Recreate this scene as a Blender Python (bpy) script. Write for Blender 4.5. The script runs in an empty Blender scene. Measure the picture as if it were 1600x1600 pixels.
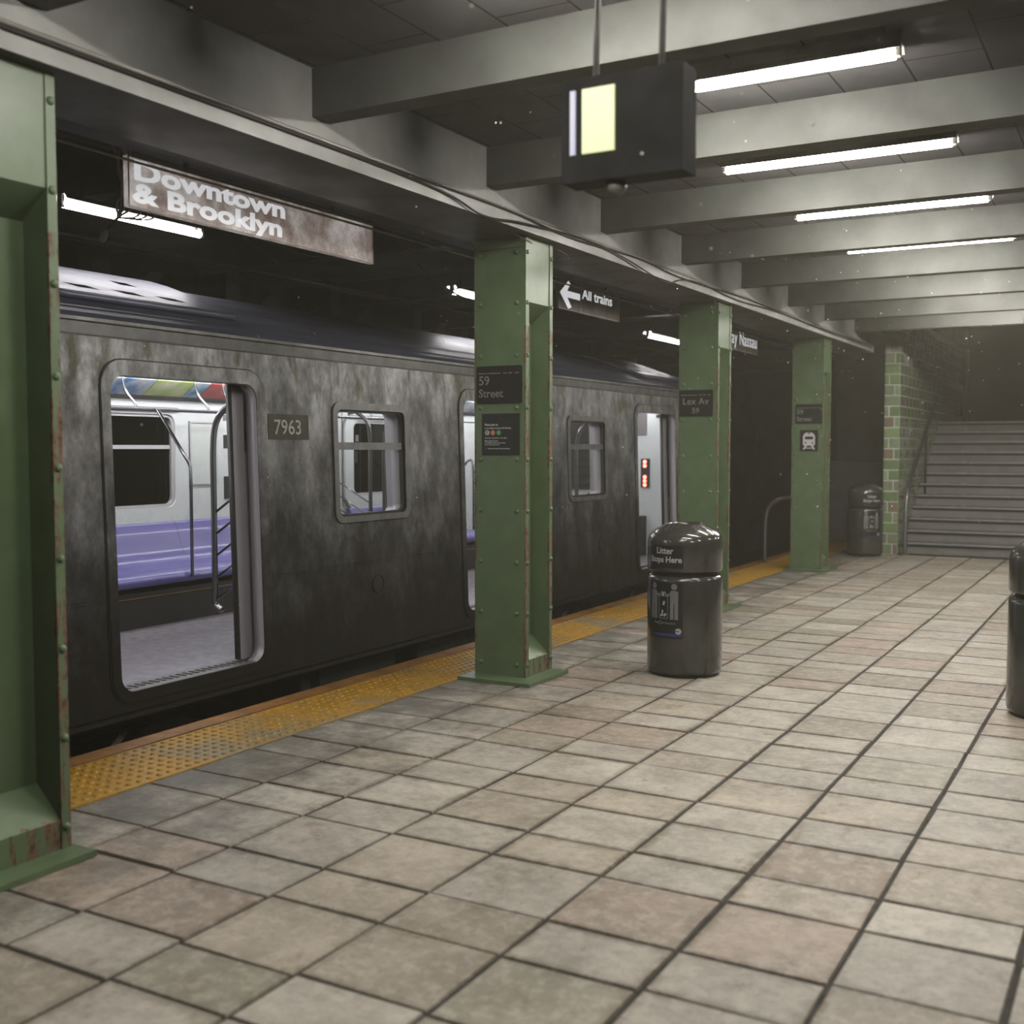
import bpy, bmesh, math, random
from mathutils import Vector, Matrix
R = random.Random(7)
PI = math.pi
sc = bpy.context.scene
COL = sc.collection
sc.view_settings.view_transform = 'Standard'
sc.view_settings.look = 'None'
sc.view_settings.exposure = 0.0
sc.view_settings.gamma = 1.0
sc.view_settings.use_curve_mapping = False

# ------------------------------------------------------------------ materials
def hexc(r, g, b):
    f = lambda c: (c/255/12.92) if c/255 <= .04045 else ((c/255+.055)/1.055)**2.4
    return (f(r), f(g), f(b), 1)

def newmat(name):
    m = bpy.data.materials.new(name); m.use_nodes = True
    nt = m.node_tree; b = nt.nodes['Principled BSDF']
    return m, nt, b

def N(nt, t, **kw):
    n = nt.nodes.new(t)
    for k, v in kw.items():
        if k in n.inputs: n.inputs[k].default_value = v
        else: setattr(n, k, v)
    return n

def noise(nt, scale, detail=4, rough=.55, stretch=None, off=0):
    tc = N(nt, 'ShaderNodeTexCoord')
    mp = N(nt, 'ShaderNodeMapping')
    mp.inputs['Location'].default_value = (off, off*.7, off*1.3)
    if stretch: mp.inputs['Scale'].default_value = stretch
    n = N(nt, 'ShaderNodeTexNoise'); n.inputs['Scale'].default_value = scale
    n.inputs['Detail'].default_value = detail; n.inputs['Roughness'].default_value = rough
    nt.links.new(tc.outputs['Object'], mp.inputs['Vector']); nt.links.new(mp.outputs[0], n.inputs['Vector'])
    return n.outputs['Fac']

def ramp(nt, fac, stops):
    r = N(nt, 'ShaderNodeValToRGB'); e = r.color_ramp.elements
    while len(e) > 1: e.remove(e[-1])
    e[0].position, e[0].color = stops[0]
    for p, c in stops[1:]:
        k = e.new(p); k.color = c
    nt.links.new(fac, r.inputs[0]); return r.outputs[0]

def bw(v): return (v, v, v, 1)

def mixc(nt, fac, a, b, mode='MIX'):
    m = N(nt, 'ShaderNodeMix', data_type='RGBA', blend_type=mode)
    for s, v in ((0, fac), (6, a), (7, b)):
        if hasattr(v, 'is_output') or isinstance(v, bpy.types.NodeSocket): nt.links.new(v, m.inputs[s])
        else: m.inputs[s].default_value = v
    return m.outputs[2]

def math_(nt, op, a, b=None):
    m = N(nt, 'ShaderNodeMath', operation=op)
    for s, v in ((0, a), (1, b)):
        if v is None: continue
        if isinstance(v, bpy.types.NodeSocket): nt.links.new(v, m.inputs[s])
        else: m.inputs[s].default_value = v
    return m.outputs[0]

def bump(nt, b, fac, strength=.3, dist=.004):
    bp = N(nt, 'ShaderNodeBump'); bp.inputs['Strength'].default_value = strength; bp.inputs['Distance'].default_value = dist
    nt.links.new(fac, bp.inputs['Height']); nt.links.new(bp.outputs[0], b.inputs['Normal'])

def mat(name, col, rough=.5, metal=0, var=.25, scale=6, bmp=.15, coat=0, rvar=.12, col2=None, stretch=None):
    m, nt, b = newmat(name)
    n1 = noise(nt, scale, 6, .6, stretch)
    n2 = noise(nt, scale*9, 4, .6, stretch, 3)
    c = hexc(*col); d = hexc(*col2) if col2 else tuple([x*(1-var) for x in c[:3]]+[1])
    c1 = ramp(nt, n1, [(.3, d), (.65, c)])
    c2 = mixc(nt, math_(nt, 'MULTIPLY', n2, .35*var*2), c1, bw(.02))
    nt.links.new(c2, b.inputs['Base Color'])
    r = ramp(nt, n1, [(.25, bw(min(1, rough+rvar))), (.75, bw(max(.03, rough-rvar)))])
    nt.links.new(r, b.inputs['Roughness'])
    b.inputs['Metallic'].default_value = metal
    b.inputs['Coat Weight'].default_value = coat
    if bmp: bump(nt, b, n2, bmp, .002)
    return m

def emis(name, col, s):
    m, nt, b = newmat(name)
    b.inputs['Base Color'].default_value = (.8, .8, .8, 1)
    b.inputs['Emission Color'].default_value = col; b.inputs['Emission Strength'].default_value = s
    return m

M = {}
# green painted steel with rust creeping in from the flange edges (object space of the column)
def paint_green(name, rustamt):
    m, nt, b = newmat(name)
    n1 = noise(nt, 5, 6, .6); n2 = noise(nt, 40, 4, .6, None, 2); n3 = noise(nt, 26, 10, .8, (1, 1, .16), 5)
    base = ramp(nt, n1, [(.3, hexc(92, 112, 78)), (.7, hexc(108, 129, 92))])
    base = mixc(nt, ramp(nt, noise(nt, 18, 6, .7, (1, 1, .5), 9), [(.60, bw(0)), (.78, bw(.5))]), base, hexc(118, 138, 98))
    tc = N(nt, 'ShaderNodeTexCoord'); sp = N(nt, 'ShaderNodeSeparateXYZ'); nt.links.new(tc.outputs['Object'], sp.inputs[0])
    ax = math_(nt, 'ABSOLUTE', sp.outputs[0]); edge = math_(nt, 'MULTIPLY', math_(nt, 'SUBTRACT', ax, .150), 9.0)
    edge = math_(nt, 'MINIMUM', math_(nt, 'MAXIMUM', edge, 0), .32)
    zlow = math_(nt, 'LESS_THAN', sp.outputs[2], 2.35)
    wear = math_(nt, 'ADD', n3, math_(nt, 'MULTIPLY', edge, zlow))
    rm = ramp(nt, wear, [(.805-rustamt, bw(0)), (.85-rustamt, bw(1))])
    rust = ramp(nt, n2, [(.35, hexc(74, 52, 38)), (.55, hexc(126, 88, 66)), (.7, hexc(122, 112, 98))])
    c = mixc(nt, rm, base, rust)
    nt.links.new(c, b.inputs['Base Color'])
    rr = ramp(nt, rm, [(0, bw(.38)), (1, bw(.85))]); nt.links.new(rr, b.inputs['Roughness']); b.inputs['Coat Weight'].default_value = .25; b.inputs['Coat Roughness'].default_value = .3
    bump(nt, b, math_(nt, 'ADD', math_(nt, 'MULTIPLY', n2, .4), math_(nt, 'MULTIPLY', rm, -.6)), .35, .003)
    return m
M['green'] = paint_green('green_paint', 0); M['greenplain'] = paint_green('green_paint_base', -.3)
M['rivet'] = mat('green_rivet_paint', (112, 138, 100), .35, 0, .2, 20, .1)
# mottled unpainted train metal
def train_metal(name, shaded=True):
    m, nt, b = newmat(name)
    n1 = noise(nt, 4.2, 9, .72, (1, 1, .6)); n2 = noise(nt, 9, 6, .6, (1, 1, .45), 4); n3 = noise(nt, 60, 3, .5, (1, 1, .3), 7)
    base = ramp(nt, n1, [(.36, bw(.11)), (.50, bw(.24)), (.64, bw(.42))])
    moss = ramp(nt, n2, [(.50, bw(0)), (.64, bw(.9))])
    tc = N(nt, 'ShaderNodeTexCoord'); sp = N(nt, 'ShaderNodeSeparateXYZ'); nt.links.new(tc.outputs['Object'], sp.inputs[0])
    z = math_(nt, 'SUBTRACT', sp.outputs[2], 1.15)     # the car's origin lies on the track bed
    hi = math_(nt, 'MULTIPLY', math_(nt, 'SUBTRACT', z, 1.45), 1.6); hi = math_(nt, 'MINIMUM', math_(nt, 'MAXIMUM', hi, .12), 1)
    c = mixc(nt, math_(nt, 'MULTIPLY', moss, hi), base, hexc(86, 88, 66))
    zz = math_(nt, 'ADD', z, math_(nt, 'MULTIPLY', math_(nt, 'SUBTRACT', n1, .5), 1.1))
    low_shade = ramp(nt, math_(nt, 'MULTIPLY', zz, .4), [(.14, bw(.97)), (.36, bw(.8)), (.56, bw(.35)), (.80, bw(0))])  # shade on the lower body painted into the colour, broken up by noise
    if shaded: c = mixc(nt, low_shade, c, hexc(24, 22, 18))
    c = mixc(nt, math_(nt, 'MULTIPLY', n3, .25), c, bw(.03))
    nt.links.new(c, b.inputs['Base Color'])
    r = ramp(nt, n2, [(.3, bw(.38)), (.7, bw(.62))]); nt.links.new(r, b.inputs['Roughness'])
    if shaded: nt.links.new(math_(nt, 'MULTIPLY', math_(nt, 'SUBTRACT', 1.0, low_shade), .6), b.inputs['Metallic']); nt.links.new(ramp(nt, low_shade, [(0, bw(.5)), (1, bw(.12))]), b.inputs['Specular IOR Level'])
    bump(nt, b, n3, .25, .002)
    return m
M['train'] = train_metal('train_body_metal')
M['steel'] = mat('door_steel', (150, 150, 152), .38, .85, .25, 8, .1, stretch=(1, 1, .2))
M['leaf'] = mat('door_leaf_brushed', (178, 174, 180), .42, .35, .12, 14, .08, stretch=(1, 1, .15))
M['frame'] = mat('door_frame_metal', (128, 128, 126), .45, .6, .3, 9, .15)
M['roof'] = mat('roof_metal', (128, 132, 152), .42, .6, .35, 5, .15, stretch=(1, .2, 1))
M['slot'] = mat('slot_black', (10, 10, 12), .8)
M['rubber'] = mat('black_rubber', (24, 23, 22), .55)
M['darkmetal'] = mat('dark_undercarriage', (44, 42, 38), .6, .4, .4, 8)
M['wheel'] = mat('wheel_steel', (92, 88, 82), .4, .8, .3, 8)
M['white'] = mat('interior_white', (214, 220, 218), .28, 0, .06, 4, .02, coat=.3, rvar=.02)
M['inwhite2'] = mat('interior_panel_white', (196, 196, 196), .35, 0, .06, 4, .02)
M['ingrey'] = mat('interior_grey', (120, 118, 116), .45, 0, .1, 4, .02)
M['trainfloor'] = mat('train_floor_vinyl', (140, 137, 142), .4, 0, .3, 16, .05, coat=.25, col2=(108, 104, 110))
M['seat'] = mat('blue_seat_plastic', (90, 86, 148), .34, 0, .08, 5, .0, coat=.25, rvar=.01)
M['chrome'] = mat('pole_chrome', (120, 120, 122), .16, 1, .1, 5, 0, rvar=.02)
M['seatbase'] = mat('seat_base_black', (30, 29, 27), .5)
def glass(name, tint=(1, 1, 1, 1), amt=.12):
    m = bpy.data.materials.new(name); m.use_nodes = True; nt = m.node_tree; nt.nodes.clear()
    o = N(nt, 'ShaderNodeOutputMaterial'); t = N(nt, 'ShaderNodeBsdfTransparent'); g = N(nt, 'ShaderNodeBsdfGlossy')
    t.inputs[0].default_value = tint; g.inputs['Roughness'].default_value = .05
    f = N(nt, 'ShaderNodeLayerWeight'); f.inputs[0].default_value = .5
    ff = math_(nt, 'ADD', math_(nt, 'MULTIPLY', math_(nt, 'POWER', f.outputs['Facing'], 4.0), .6), .03)
    mx = N(nt, 'ShaderNodeMixShader'); nt.links.new(ff, mx.inputs[0]); nt.links.new(t.outputs[0], mx.inputs[1]); nt.links.new(g.outputs[0], mx.inputs[2])
    nt.links.new(mx.outputs[0], o.inputs[0]); return m
M['glass'] = glass('window_glass', (.9, .91, .9, 1))
M['glassdark'] = glass('tinted_window_glass', (.35, .35, .33, 1))
M['concrete'] = mat('painted_concrete', (110, 112, 106), .6, 0, .16, 3, .25, col2=(92, 93, 87))
M['girder'] = mat('girder_grey_paint', (202, 203, 197), .42, 0, .12, 3, .2, col2=(176, 177, 170))
# ceiling boards: grey plaster with form joints and rust streaks
def ceiling_mat():
    m, nt, b = newmat('ceiling_boards')
    tc = N(nt, 'ShaderNodeTexCoord'); br = N(nt, 'ShaderNodeTexBrick')
    mp = N(nt, 'ShaderNodeMapping'); mp.inputs['Rotation'].default_value = (0, 0, PI/2)
    nt.links.new(tc.outputs['Object'], mp.inputs[0]); nt.links.new(mp.outputs[0], br.inputs['Vector'])
    br.inputs['Scale'].default_value = .7; br.inputs['Mortar Size'].default_value = .004; br.inputs['Color1'].default_value = hexc(150, 148, 150)
    br.inputs['Color2'].default_value = hexc(143, 140, 142); br.inputs['Mortar'].default_value = hexc(70, 66, 62)
    n = noise(nt, 2.5, 7, .65)
    c = mixc(nt, ramp(nt, n, [(.45, bw(0)), (.75, bw(.5))]), br.outputs[0], hexc(104, 92, 80))
    nt.links.new(c, b.inputs['Base Color']); b.inputs['Roughness'].default_value = .75
    bump(nt, b, n, .2, .004)
    return m
M['ceil'] = ceiling_mat()
M['tunnel'] = mat('tunnel_concrete', (74, 72, 70), .8, 0, .45, 1.6, .4)
M['tunnelsteel'] = mat('tunnel_steel_soot', (58, 58, 64), .55, .2, .35, 3, .3)
M['ballast'] = mat('track_ballast', (48, 44, 38), .9, 0, .6, 12, .6)
# worn stone tile: tint comes from a per-tile colour attribute, stains from noise
def tile_mat(name, dirtcol, rough):
    m, nt, b = newmat(name)
    at = N(nt, 'ShaderNodeVertexColor'); at.layer_name = 'tint'
    n1 = noise(nt, 3.5, 9, .7); n2 = noise(nt, 30, 8, .8, None, 3); n3 = noise(nt, 1.1, 5, .6, None, 8); n4 = noise(nt, 9, 8, .72, (1, .6, 1), 12)
    c = mixc(nt, ramp(nt, n1, [(.40, bw(0)), (.66, bw(.6))]), at.outputs[0], dirtcol)
    c = mixc(nt, ramp(nt, n4, [(.56, bw(0)), (.70, bw(.6))]), c, hexc(116, 92, 62))
    c = mixc(nt, ramp(nt, n2, [(.50, bw(0)), (.68, bw(.45))]), c, hexc(104, 94, 76))
    c = mixc(nt, ramp(nt, noise(nt, 16, 9, .78, None, 21), [(.40, bw(.35)), (.52, bw(0))]), c, hexc(214, 208, 196))
    # sooty tread marks and painted shade, darker towards warning strip and column feet
    tc = N(nt, 'ShaderNodeTexCoord'); sp = N(nt, 'ShaderNodeSeparateXYZ'); nt.links.new(tc.outputs['Object'], sp.inputs[0])
    dx = math_(nt, 'MULTIPLY', math_(nt, 'SUBTRACT', -3.0, sp.outputs[0]), .75)
    s = math_(nt, 'ADD', dx, math_(nt, 'MULTIPLY', math_(nt, 'SUBTRACT', n1, .5), 2.2))
    c = mixc(nt, ramp(nt, s, [(.05, bw(0)), (.75, bw(.72))]), c, hexc(66, 64, 54))
    nt.links.new(c, b.inputs['Base Color'])
    r = ramp(nt, n1, [(.3, bw(rough+.12)), (.7, bw(rough-.1))]); nt.links.new(r, b.inputs['Roughness'])
    bump(nt, b, math_(nt, 'ADD', n1, math_(nt, 'MULTIPLY', n2, .5)), .5, .007)
    return m
M['tile'] = tile_mat('stone_floor_tiles', hexc(112, 104, 88), .55)
M['grout'] = mat('floor_grout', (62, 56, 46), .85, 0, .5, 14, .4)
def wt_mat():
    m, nt, b = newmat('glazed_wall_tiles')
    at = N(nt, 'ShaderNodeVertexColor'); at.layer_name = 'tint'
    n1 = noise(nt, 12, 4, .6)
    c = mixc(nt, ramp(nt, n1, [(.5, bw(0)), (.8, bw(.35))]), at.outputs[0], hexc(80, 92, 62))
    nt.links.new(c, b.inputs['Base Color']); b.inputs['Roughness'].default_value = .16; b.inputs['Coat Weight'].default_value = .5
    bump(nt, b, n1, .1, .003)
    return m
M['walltile'] = wt_mat()
M['wallgrout'] = mat('wall_grout', (214, 216, 200), .8, 0, .2, 10, .1)
M['yellow'] = mat('yellow_warning_tile', (196, 150, 34), .5, 0, .5, 4, .3, col2=(150, 118, 40))
def yellow_mat():
    m, nt, b = newmat('yellow_warning_tile_worn')
    n1 = noise(nt, 1.6, 6, .6); n2 = noise(nt, 22, 5, .7, None, 4)
    c = ramp(nt, n1, [(.35, hexc(186, 138, 14)), (.50, hexc(178, 134, 28)), (.62, hexc(146, 128, 88))])
    c = mixc(nt, ramp(nt, n2, [(.45, bw(0)), (.75, bw(.6))]), c, hexc(92, 70, 26))
    nt.links.new(c, b.inputs['Base Color']); b.inputs['Roughness'].default_value = .5
    bump(nt, b, n2, .3, .003); return m
M['yellow'] = yellow_mat()
M['edgeboard'] = mat('edge_board', (168, 116, 48), .6, 0, .45, 5, .3, col2=(104, 74, 40))
M['bin'] = mat('bin_glossy_grey', (74, 74, 68), .2, .1, .3, 7, 0, coat=.6, rvar=.03)
M['bindark'] = mat('bin_inside_black', (12, 12, 12), .7)
M['label'] = mat('bin_label_black', (30, 30, 28), .35, 0, .1, 9, 0)
M['labeltext'] = mat('label_white', (196, 196, 190), .5, 0, .1, 20, 0)
M['labelgrey'] = mat('label_grey', (132, 132, 128), .5, 0, .1, 20, 0)
M['labelblue'] = mat('label_blue', (62, 66, 122), .5, 0, .1, 20, 0)
M['signblack'] = mat('sign_black', (34, 33, 31), .4, 0, .3, 12, .1)
M['signtext'] = mat('sign_lettering_worn', (168, 166, 160), .5, 0, .5, 55, 0)
M['signwhite'] = mat('sign_lettering_white', (226, 226, 224), .5, 0, .1, 20, 0)
M['orange'] = mat('badge_orange', (214, 132, 92), .5, 0, .1); M['bgreen'] = mat('badge_green', (76, 170, 104), .5, 0, .1)
M['red'] = mat('red_print', (196, 70, 66), .5, 0, .1); M['blue'] = mat('blue_print', (80, 130, 190), .5, 0, .1)
M['map'] = mat('map_print', (214, 214, 208), .35, 0, .1, 18, 0, col2=(196, 212, 206))
def signmat():
    m, nt, b = newmat('sign_face_rusty')
    n1 = noise(nt, 2.6, 8, .7, None, 1); n2 = noise(nt, 18, 6, .7, None, 6)
    c = ramp(nt, n1, [(.38, hexc(110, 92, 84)), (.48, hexc(150, 138, 132)), (.6, hexc(196, 188, 184))])
    c = mixc(nt, ramp(nt, n2, [(.5, bw(0)), (.8, bw(.4))]), c, hexc(84, 60, 50))
    nt.links.new(c, b.inputs['Base Color']); b.inputs['Roughness'].default_value = .45
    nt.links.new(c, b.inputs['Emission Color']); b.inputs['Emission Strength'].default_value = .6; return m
M['signface'] = signmat()
M['signface2'] = mat('sign_face_brown', (122, 108, 102), .45, 0, .4, 6, .05, col2=(84, 70, 64))
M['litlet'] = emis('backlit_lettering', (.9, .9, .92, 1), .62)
M['wirelight'] = mat('frayed_wire_pale', (176, 160, 160), .35, .3, .2)
M['conduit'] = mat('conduit_grey', (176, 172, 162), .45, .3, .2, 9)
M['cable'] = mat('black_cable', (30, 29, 27), .5, 0, .2)
M['brasscap'] = mat('copper_wire', (150, 110, 92), .35, .6, .2)
M['fixture'] = mat('fixture_enamel', (150, 148, 142), .45, .2, .3, 9, .1)
M['step'] = mat('stair_concrete', (128, 126, 124), .65, 0, .25, 4, .25)
M['riser'] = mat('stair_riser_paint', (138, 136, 131), .7, 0, .2, 4, .25)
M['nosing'] = mat('stair_nosing', (168, 166, 160), .5, .2, .25, 9, .2)
M['darkwall'] = mat('soot_wall', (70, 68, 62), .6, 0, .35, 2.2, .2)
M['dispblack'] = mat('display_black', (18, 18, 19), .85)
M['dispyellow'] = emis('display_yellow', (.62, .72, .10, 1), .55)
M['dispblue'] = emis('display_blue', (.18, .2, .55, 1), .4)
M['tube'] = emis('platform_tube_light', (1.0, .955, .89, 1), 132)
M['tubetrack'] = emis('track_tube_light', (1.0, .96, .93, 1), 30)
M['inlamp'] = emis('train_lamp', (1.0, .97, 1.0, 1), 20)
M['redled'] = emis('red_led', (1, .09, .05, 1), 6)
M['adface'] = None
def adm(name, stops, off):
    m, nt, b = newmat(name)
    n = noise(nt, 5, 3, .5, None, off); c = ramp(nt, n, stops)
    nt.links.new(c, b.inputs['Base Color']); b.inputs['Roughness'].default_value = .3
    return m
M['ad1'] = adm('poster_blue_cream', [(.3, hexc(96, 140, 196)), (.5, hexc(206, 214, 216)), (.7, hexc(232, 224, 196))], 2)
M['ad2'] = adm('poster_green_cream', [(.3, hexc(232, 230, 214)), (.5, hexc(190, 214, 120)), (.7, hexc(150, 196, 120))], 5)
M['ad3'] = adm('poster_blue_white', [(.3, hexc(70, 100, 150)), (.5, hexc(150, 196, 226)), (.7, hexc(226, 226, 220))], 9)
M['ad4'] = adm('poster_red', [(.3, hexc(180, 66, 66)), (.6, hexc(206, 92, 90)), (.8, hexc(220, 150, 150))], 12)
M['mote'] = mat('dust_speck', (235, 232, 220), .5, 0, 0, 4, 0)

# ------------------------------------------------------------------ mesh helpers
def wloc(o):
    v = Vector((0, 0, 0))
    while o is not None:
        v += o.location; o = o.parent
    return v

def thing(name, label, cat, loc=(0, 0, 0), group=None):
    o = bpy.data.objects.new(name, None); COL.objects.link(o); o.location = loc; o.empty_display_size = .1
    o['label'] = label; o['category'] = cat
    if group: o['group'] = group
    return o

def finish(name, me, m, parent=None, smooth=False, label=None, world=True):
    """link a mesh whose coordinates are in world space under parent"""
    o = bpy.data.objects.new(name, me); COL.objects.link(o)
    if m is not None:
        ms = m if isinstance(m, (list, tuple)) else [m]
        if len(me.materials): me.materials.clear()
        for x in ms: me.materials.append(x)
    if parent is not None:
        if world: me.transform(Matrix.Translation(-wloc(parent)))
        o.parent = parent
    if smooth:
        for p in me.polygons: p.use_smooth = True
    if label: o['label'] = label
    return o

def obj(name, bm, m, parent=None, smooth=False, label=None, bevel=0, seg=2):
    if bevel:
        bmesh.ops.bevel(bm, geom=[e for e in bm.edges if len(e.link_faces) == 2 and e.calc_face_angle(0) > .5], offset=bevel, segments=seg, affect='EDGES', profile=.5)
    bmesh.ops.recalc_face_normals(bm, faces=bm.faces[:])
    me = bpy.data.meshes.new(name); bm.to_mesh(me); bm.free()
    return finish(name, me, m, parent, smooth, label)

def recentre(o):
    """put a top-level mesh's origin at its base"""
    me = o.data; xs = [v.co for v in me.vertices]
    c = Vector(((min(v.x for v in xs)+max(v.x for v in xs))/2, (min(v.y for v in xs)+max(v.y for v in xs))/2, min(v.z for v in xs)))
    me.transform(Matrix.Translation(-c)); o.location = c
    return o

def tag(o, label, cat, group=None, kind=None):
    o['label'] = label; o['category'] = cat
    if group: o['group'] = group
    if kind: o['kind'] = kind
    return o

def struct(name, bm, m, parent=None, bevel=0, smooth=False, label=None):
    o = obj(name, bm, m, parent, smooth, bevel=bevel)
    if parent is None:
        o['kind'] = 'structure'; o['category'] = name.split('_')[0]
        if label: o['label'] = label
    return o

def box(bm, x0, x1, y0, y1, z0, z1, mi=0):
    v = [bm.verts.new(p) for p in ((x0, y0, z0), (x1, y0, z0), (x1, y1, z0), (x0, y1, z0), (x0, y0, z1), (x1, y0, z1), (x1, y1, z1), (x0, y1, z1))]
    fs = []
    for i in ((3, 2, 1, 0), (4, 5, 6, 7), (0, 1, 5, 4), (1, 2, 6, 5), (2, 3, 7, 6), (3, 0, 4, 7)):
        f = bm.faces.new([v[k] for k in i]); f.material_index = mi; fs.append(f)
    return fs
def B(*a):
    bm = bmesh.new(); box(bm, *a); return bm

def tube(bm, pts, r, n=8, closed=False, cap=True):
    pts = [Vector(p) for p in pts]; rings = []
    up = Vector((0, 0, 1))
    for i, p in enumerate(pts):
        a = pts[i-1] if (i > 0 or closed) else p
        c = pts[(i+1) % len(pts)] if (i < len(pts)-1 or closed) else p
        t = (c-a).normalized()
        u = t.cross(up)
        if u.length < .05: u = t.cross(Vector((1, 0, 0)))
        u.normalize(); w = t.cross(u).normalized()
        if rings:
            pu = prev - t*prev.dot(t)
            if pu.length > .01: u = pu.normalized(); w = t.cross(u).normalized()
        prev = u
        rr = r[i] if isinstance(r, (list, tuple)) else r
        rings.append([bm.verts.new(p+u*math.cos(2*PI*k/n)*rr+w*math.sin(2*PI*k/n)*rr) for k in range(n)])
    L = len(rings)
    for i in range(L if closed else L-1):
        a, b = rings[i], rings[(i+1) % L]
        for k in range(n): bm.faces.new((a[k], a[(k+1) % n], b[(k+1) % n], b[k]))
    if cap and not closed:
        bm.faces.new(rings[0][::-1]); bm.faces.new(rings[-1])
    return bm
def T(pts, r, n=8): return tube(bmesh.new(), pts, r, n)

def smoothpts(pts, k=6):
    """Catmull-Rom through the points"""
    P = [Vector(p) for p in pts]; P = [P[0]*2-P[1]]+P+[P[-1]*2-P[-2]]; out = []
    for i in range(1, len(P)-2):
        for j in range(k):
            t = j/k; a, b, c, d = P[i-1:i+3]
            out.append(.5*((2*b)+(c-a)*t+(2*a-5*b+4*c-d)*t*t+(3*b-a-3*c+d)*t**3))
    out.append(P[-2]); return out

def lathe(bm, prof, cx=0, cy=0, n=48):
    rings = []
    for r, z in prof:
        if r < 1e-5: rings.append([bm.verts.new((cx, cy, z))])
        else: rings.append([bm.verts.new((cx+r*math.cos(2*PI*k/n), cy+r*math.sin(2*PI*k/n), z)) for k in range(n)])
    for a, b in zip(rings, rings[1:]):
        for k in range(n):
            k2 = (k+1) % n
            if len(a) == 1 and len(b) == 1: continue
            if len(a) == 1: bm.faces.new((a[0], b[k], b[k2]))
            elif len(b) == 1: bm.faces.new((a[k], a[k2], b[0]))
            else: bm.faces.new((a[k], a[k2], b[k2], b[k]))
    return bm

def rrect(u0, u1, v0, v1, r, n=6):
    out = []
    for cu, cv, a0 in ((u1-r, v1-r, 0), (u0+r, v1-r, 90), (u0+r, v0+r, 180), (u1-r, v0+r, 270)):
        for k in range(n+1):
            a = math.radians(a0+90*k/n); out.append((cu+r*math.cos(a), cv+r*math.sin(a)))
    return out
def circ(cu, cv, r, n=24): return [(cu+r*math.cos(2*PI*k/n), cv+r*math.sin(2*PI*k/n)) for k in range(n)]

def plate(outlines, t, fn, subdiv=False):
    """outlines: closed loops in (u,v), even-odd fill; t thickness; fn(u,v,w)->world with w in 0..t"""
    cu = bpy.data.curves.new('c', 'CURVE'); cu.dimensions = '2D'; cu.fill_mode = 'BOTH'; cu.extrude = t/2
    for l in outlines:
        s = cu.splines.new('POLY'); s.points.add(len(l)-1)
        for p, q in zip(s.points, l): p.co = (q[0], q[1], 0, 1)
        s.use_cyclic_u = True
    o = bpy.data.objects.new('c', cu)
    me = bpy.data.meshes.new_from_object(o)
    bpy.data.objects.remove(o); bpy.data.curves.remove(cu)
    for v in me.vertices: v.co = fn(v.co.x, v.co.y, v.co.z+t/2)
    return remesh(me)

def remesh(me):
    bm = bmesh.new(); bm.from_mesh(me); bmesh.ops.remove_doubles(bm, verts=bm.verts[:], dist=1e-5)
    bmesh.ops.recalc_face_normals(bm, faces=bm.faces[:]); bpy.data.meshes.remove(me)
    me = bpy.data.meshes.new('m'); bm.to_mesh(me); bm.free(); return me

def text(s, size, fn, t=.0015, bold=0.0, align='LEFT', sx=1.0, spacing=1.0, line=1.0):
    cu = bpy.data.curves.new('t', 'FONT'); cu.body = s; cu.size = size; cu.extrude = t/2; cu.offset = bold
    cu.align_x = align; cu.resolution_u = 3; cu.space_character = spacing; cu.space_line = line
    o = bpy.data.objects.new('t', cu)
    me = bpy.data.meshes.new_from_object(o); bpy.data.objects.remove(o); bpy.data.curves.remove(cu)
    for v in me.vertices: v.co = fn(v.co.x*sx, v.co.y, v.co.z+t/2)
    return me

def copy_tree(o, parent=None, **kw):
    c = o.copy(); COL.objects.link(c)
    if parent is not None: c.parent = parent
    for ch in list(o.children): copy_tree(ch, c)
    return c

def setprop(o, label=None, **kw):
    if label: o['label'] = label
    return o

# ================================================================== SETTING
XE, XT = -4.65, -4.52          # platform edge, start of the warning tiles
BX = -3.6                      # face of the girder over the columns
CZ = 3.40                      # ceiling
Y0, Y1 = -3.6, 17.02           # platform extent
XR = 4.2

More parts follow.
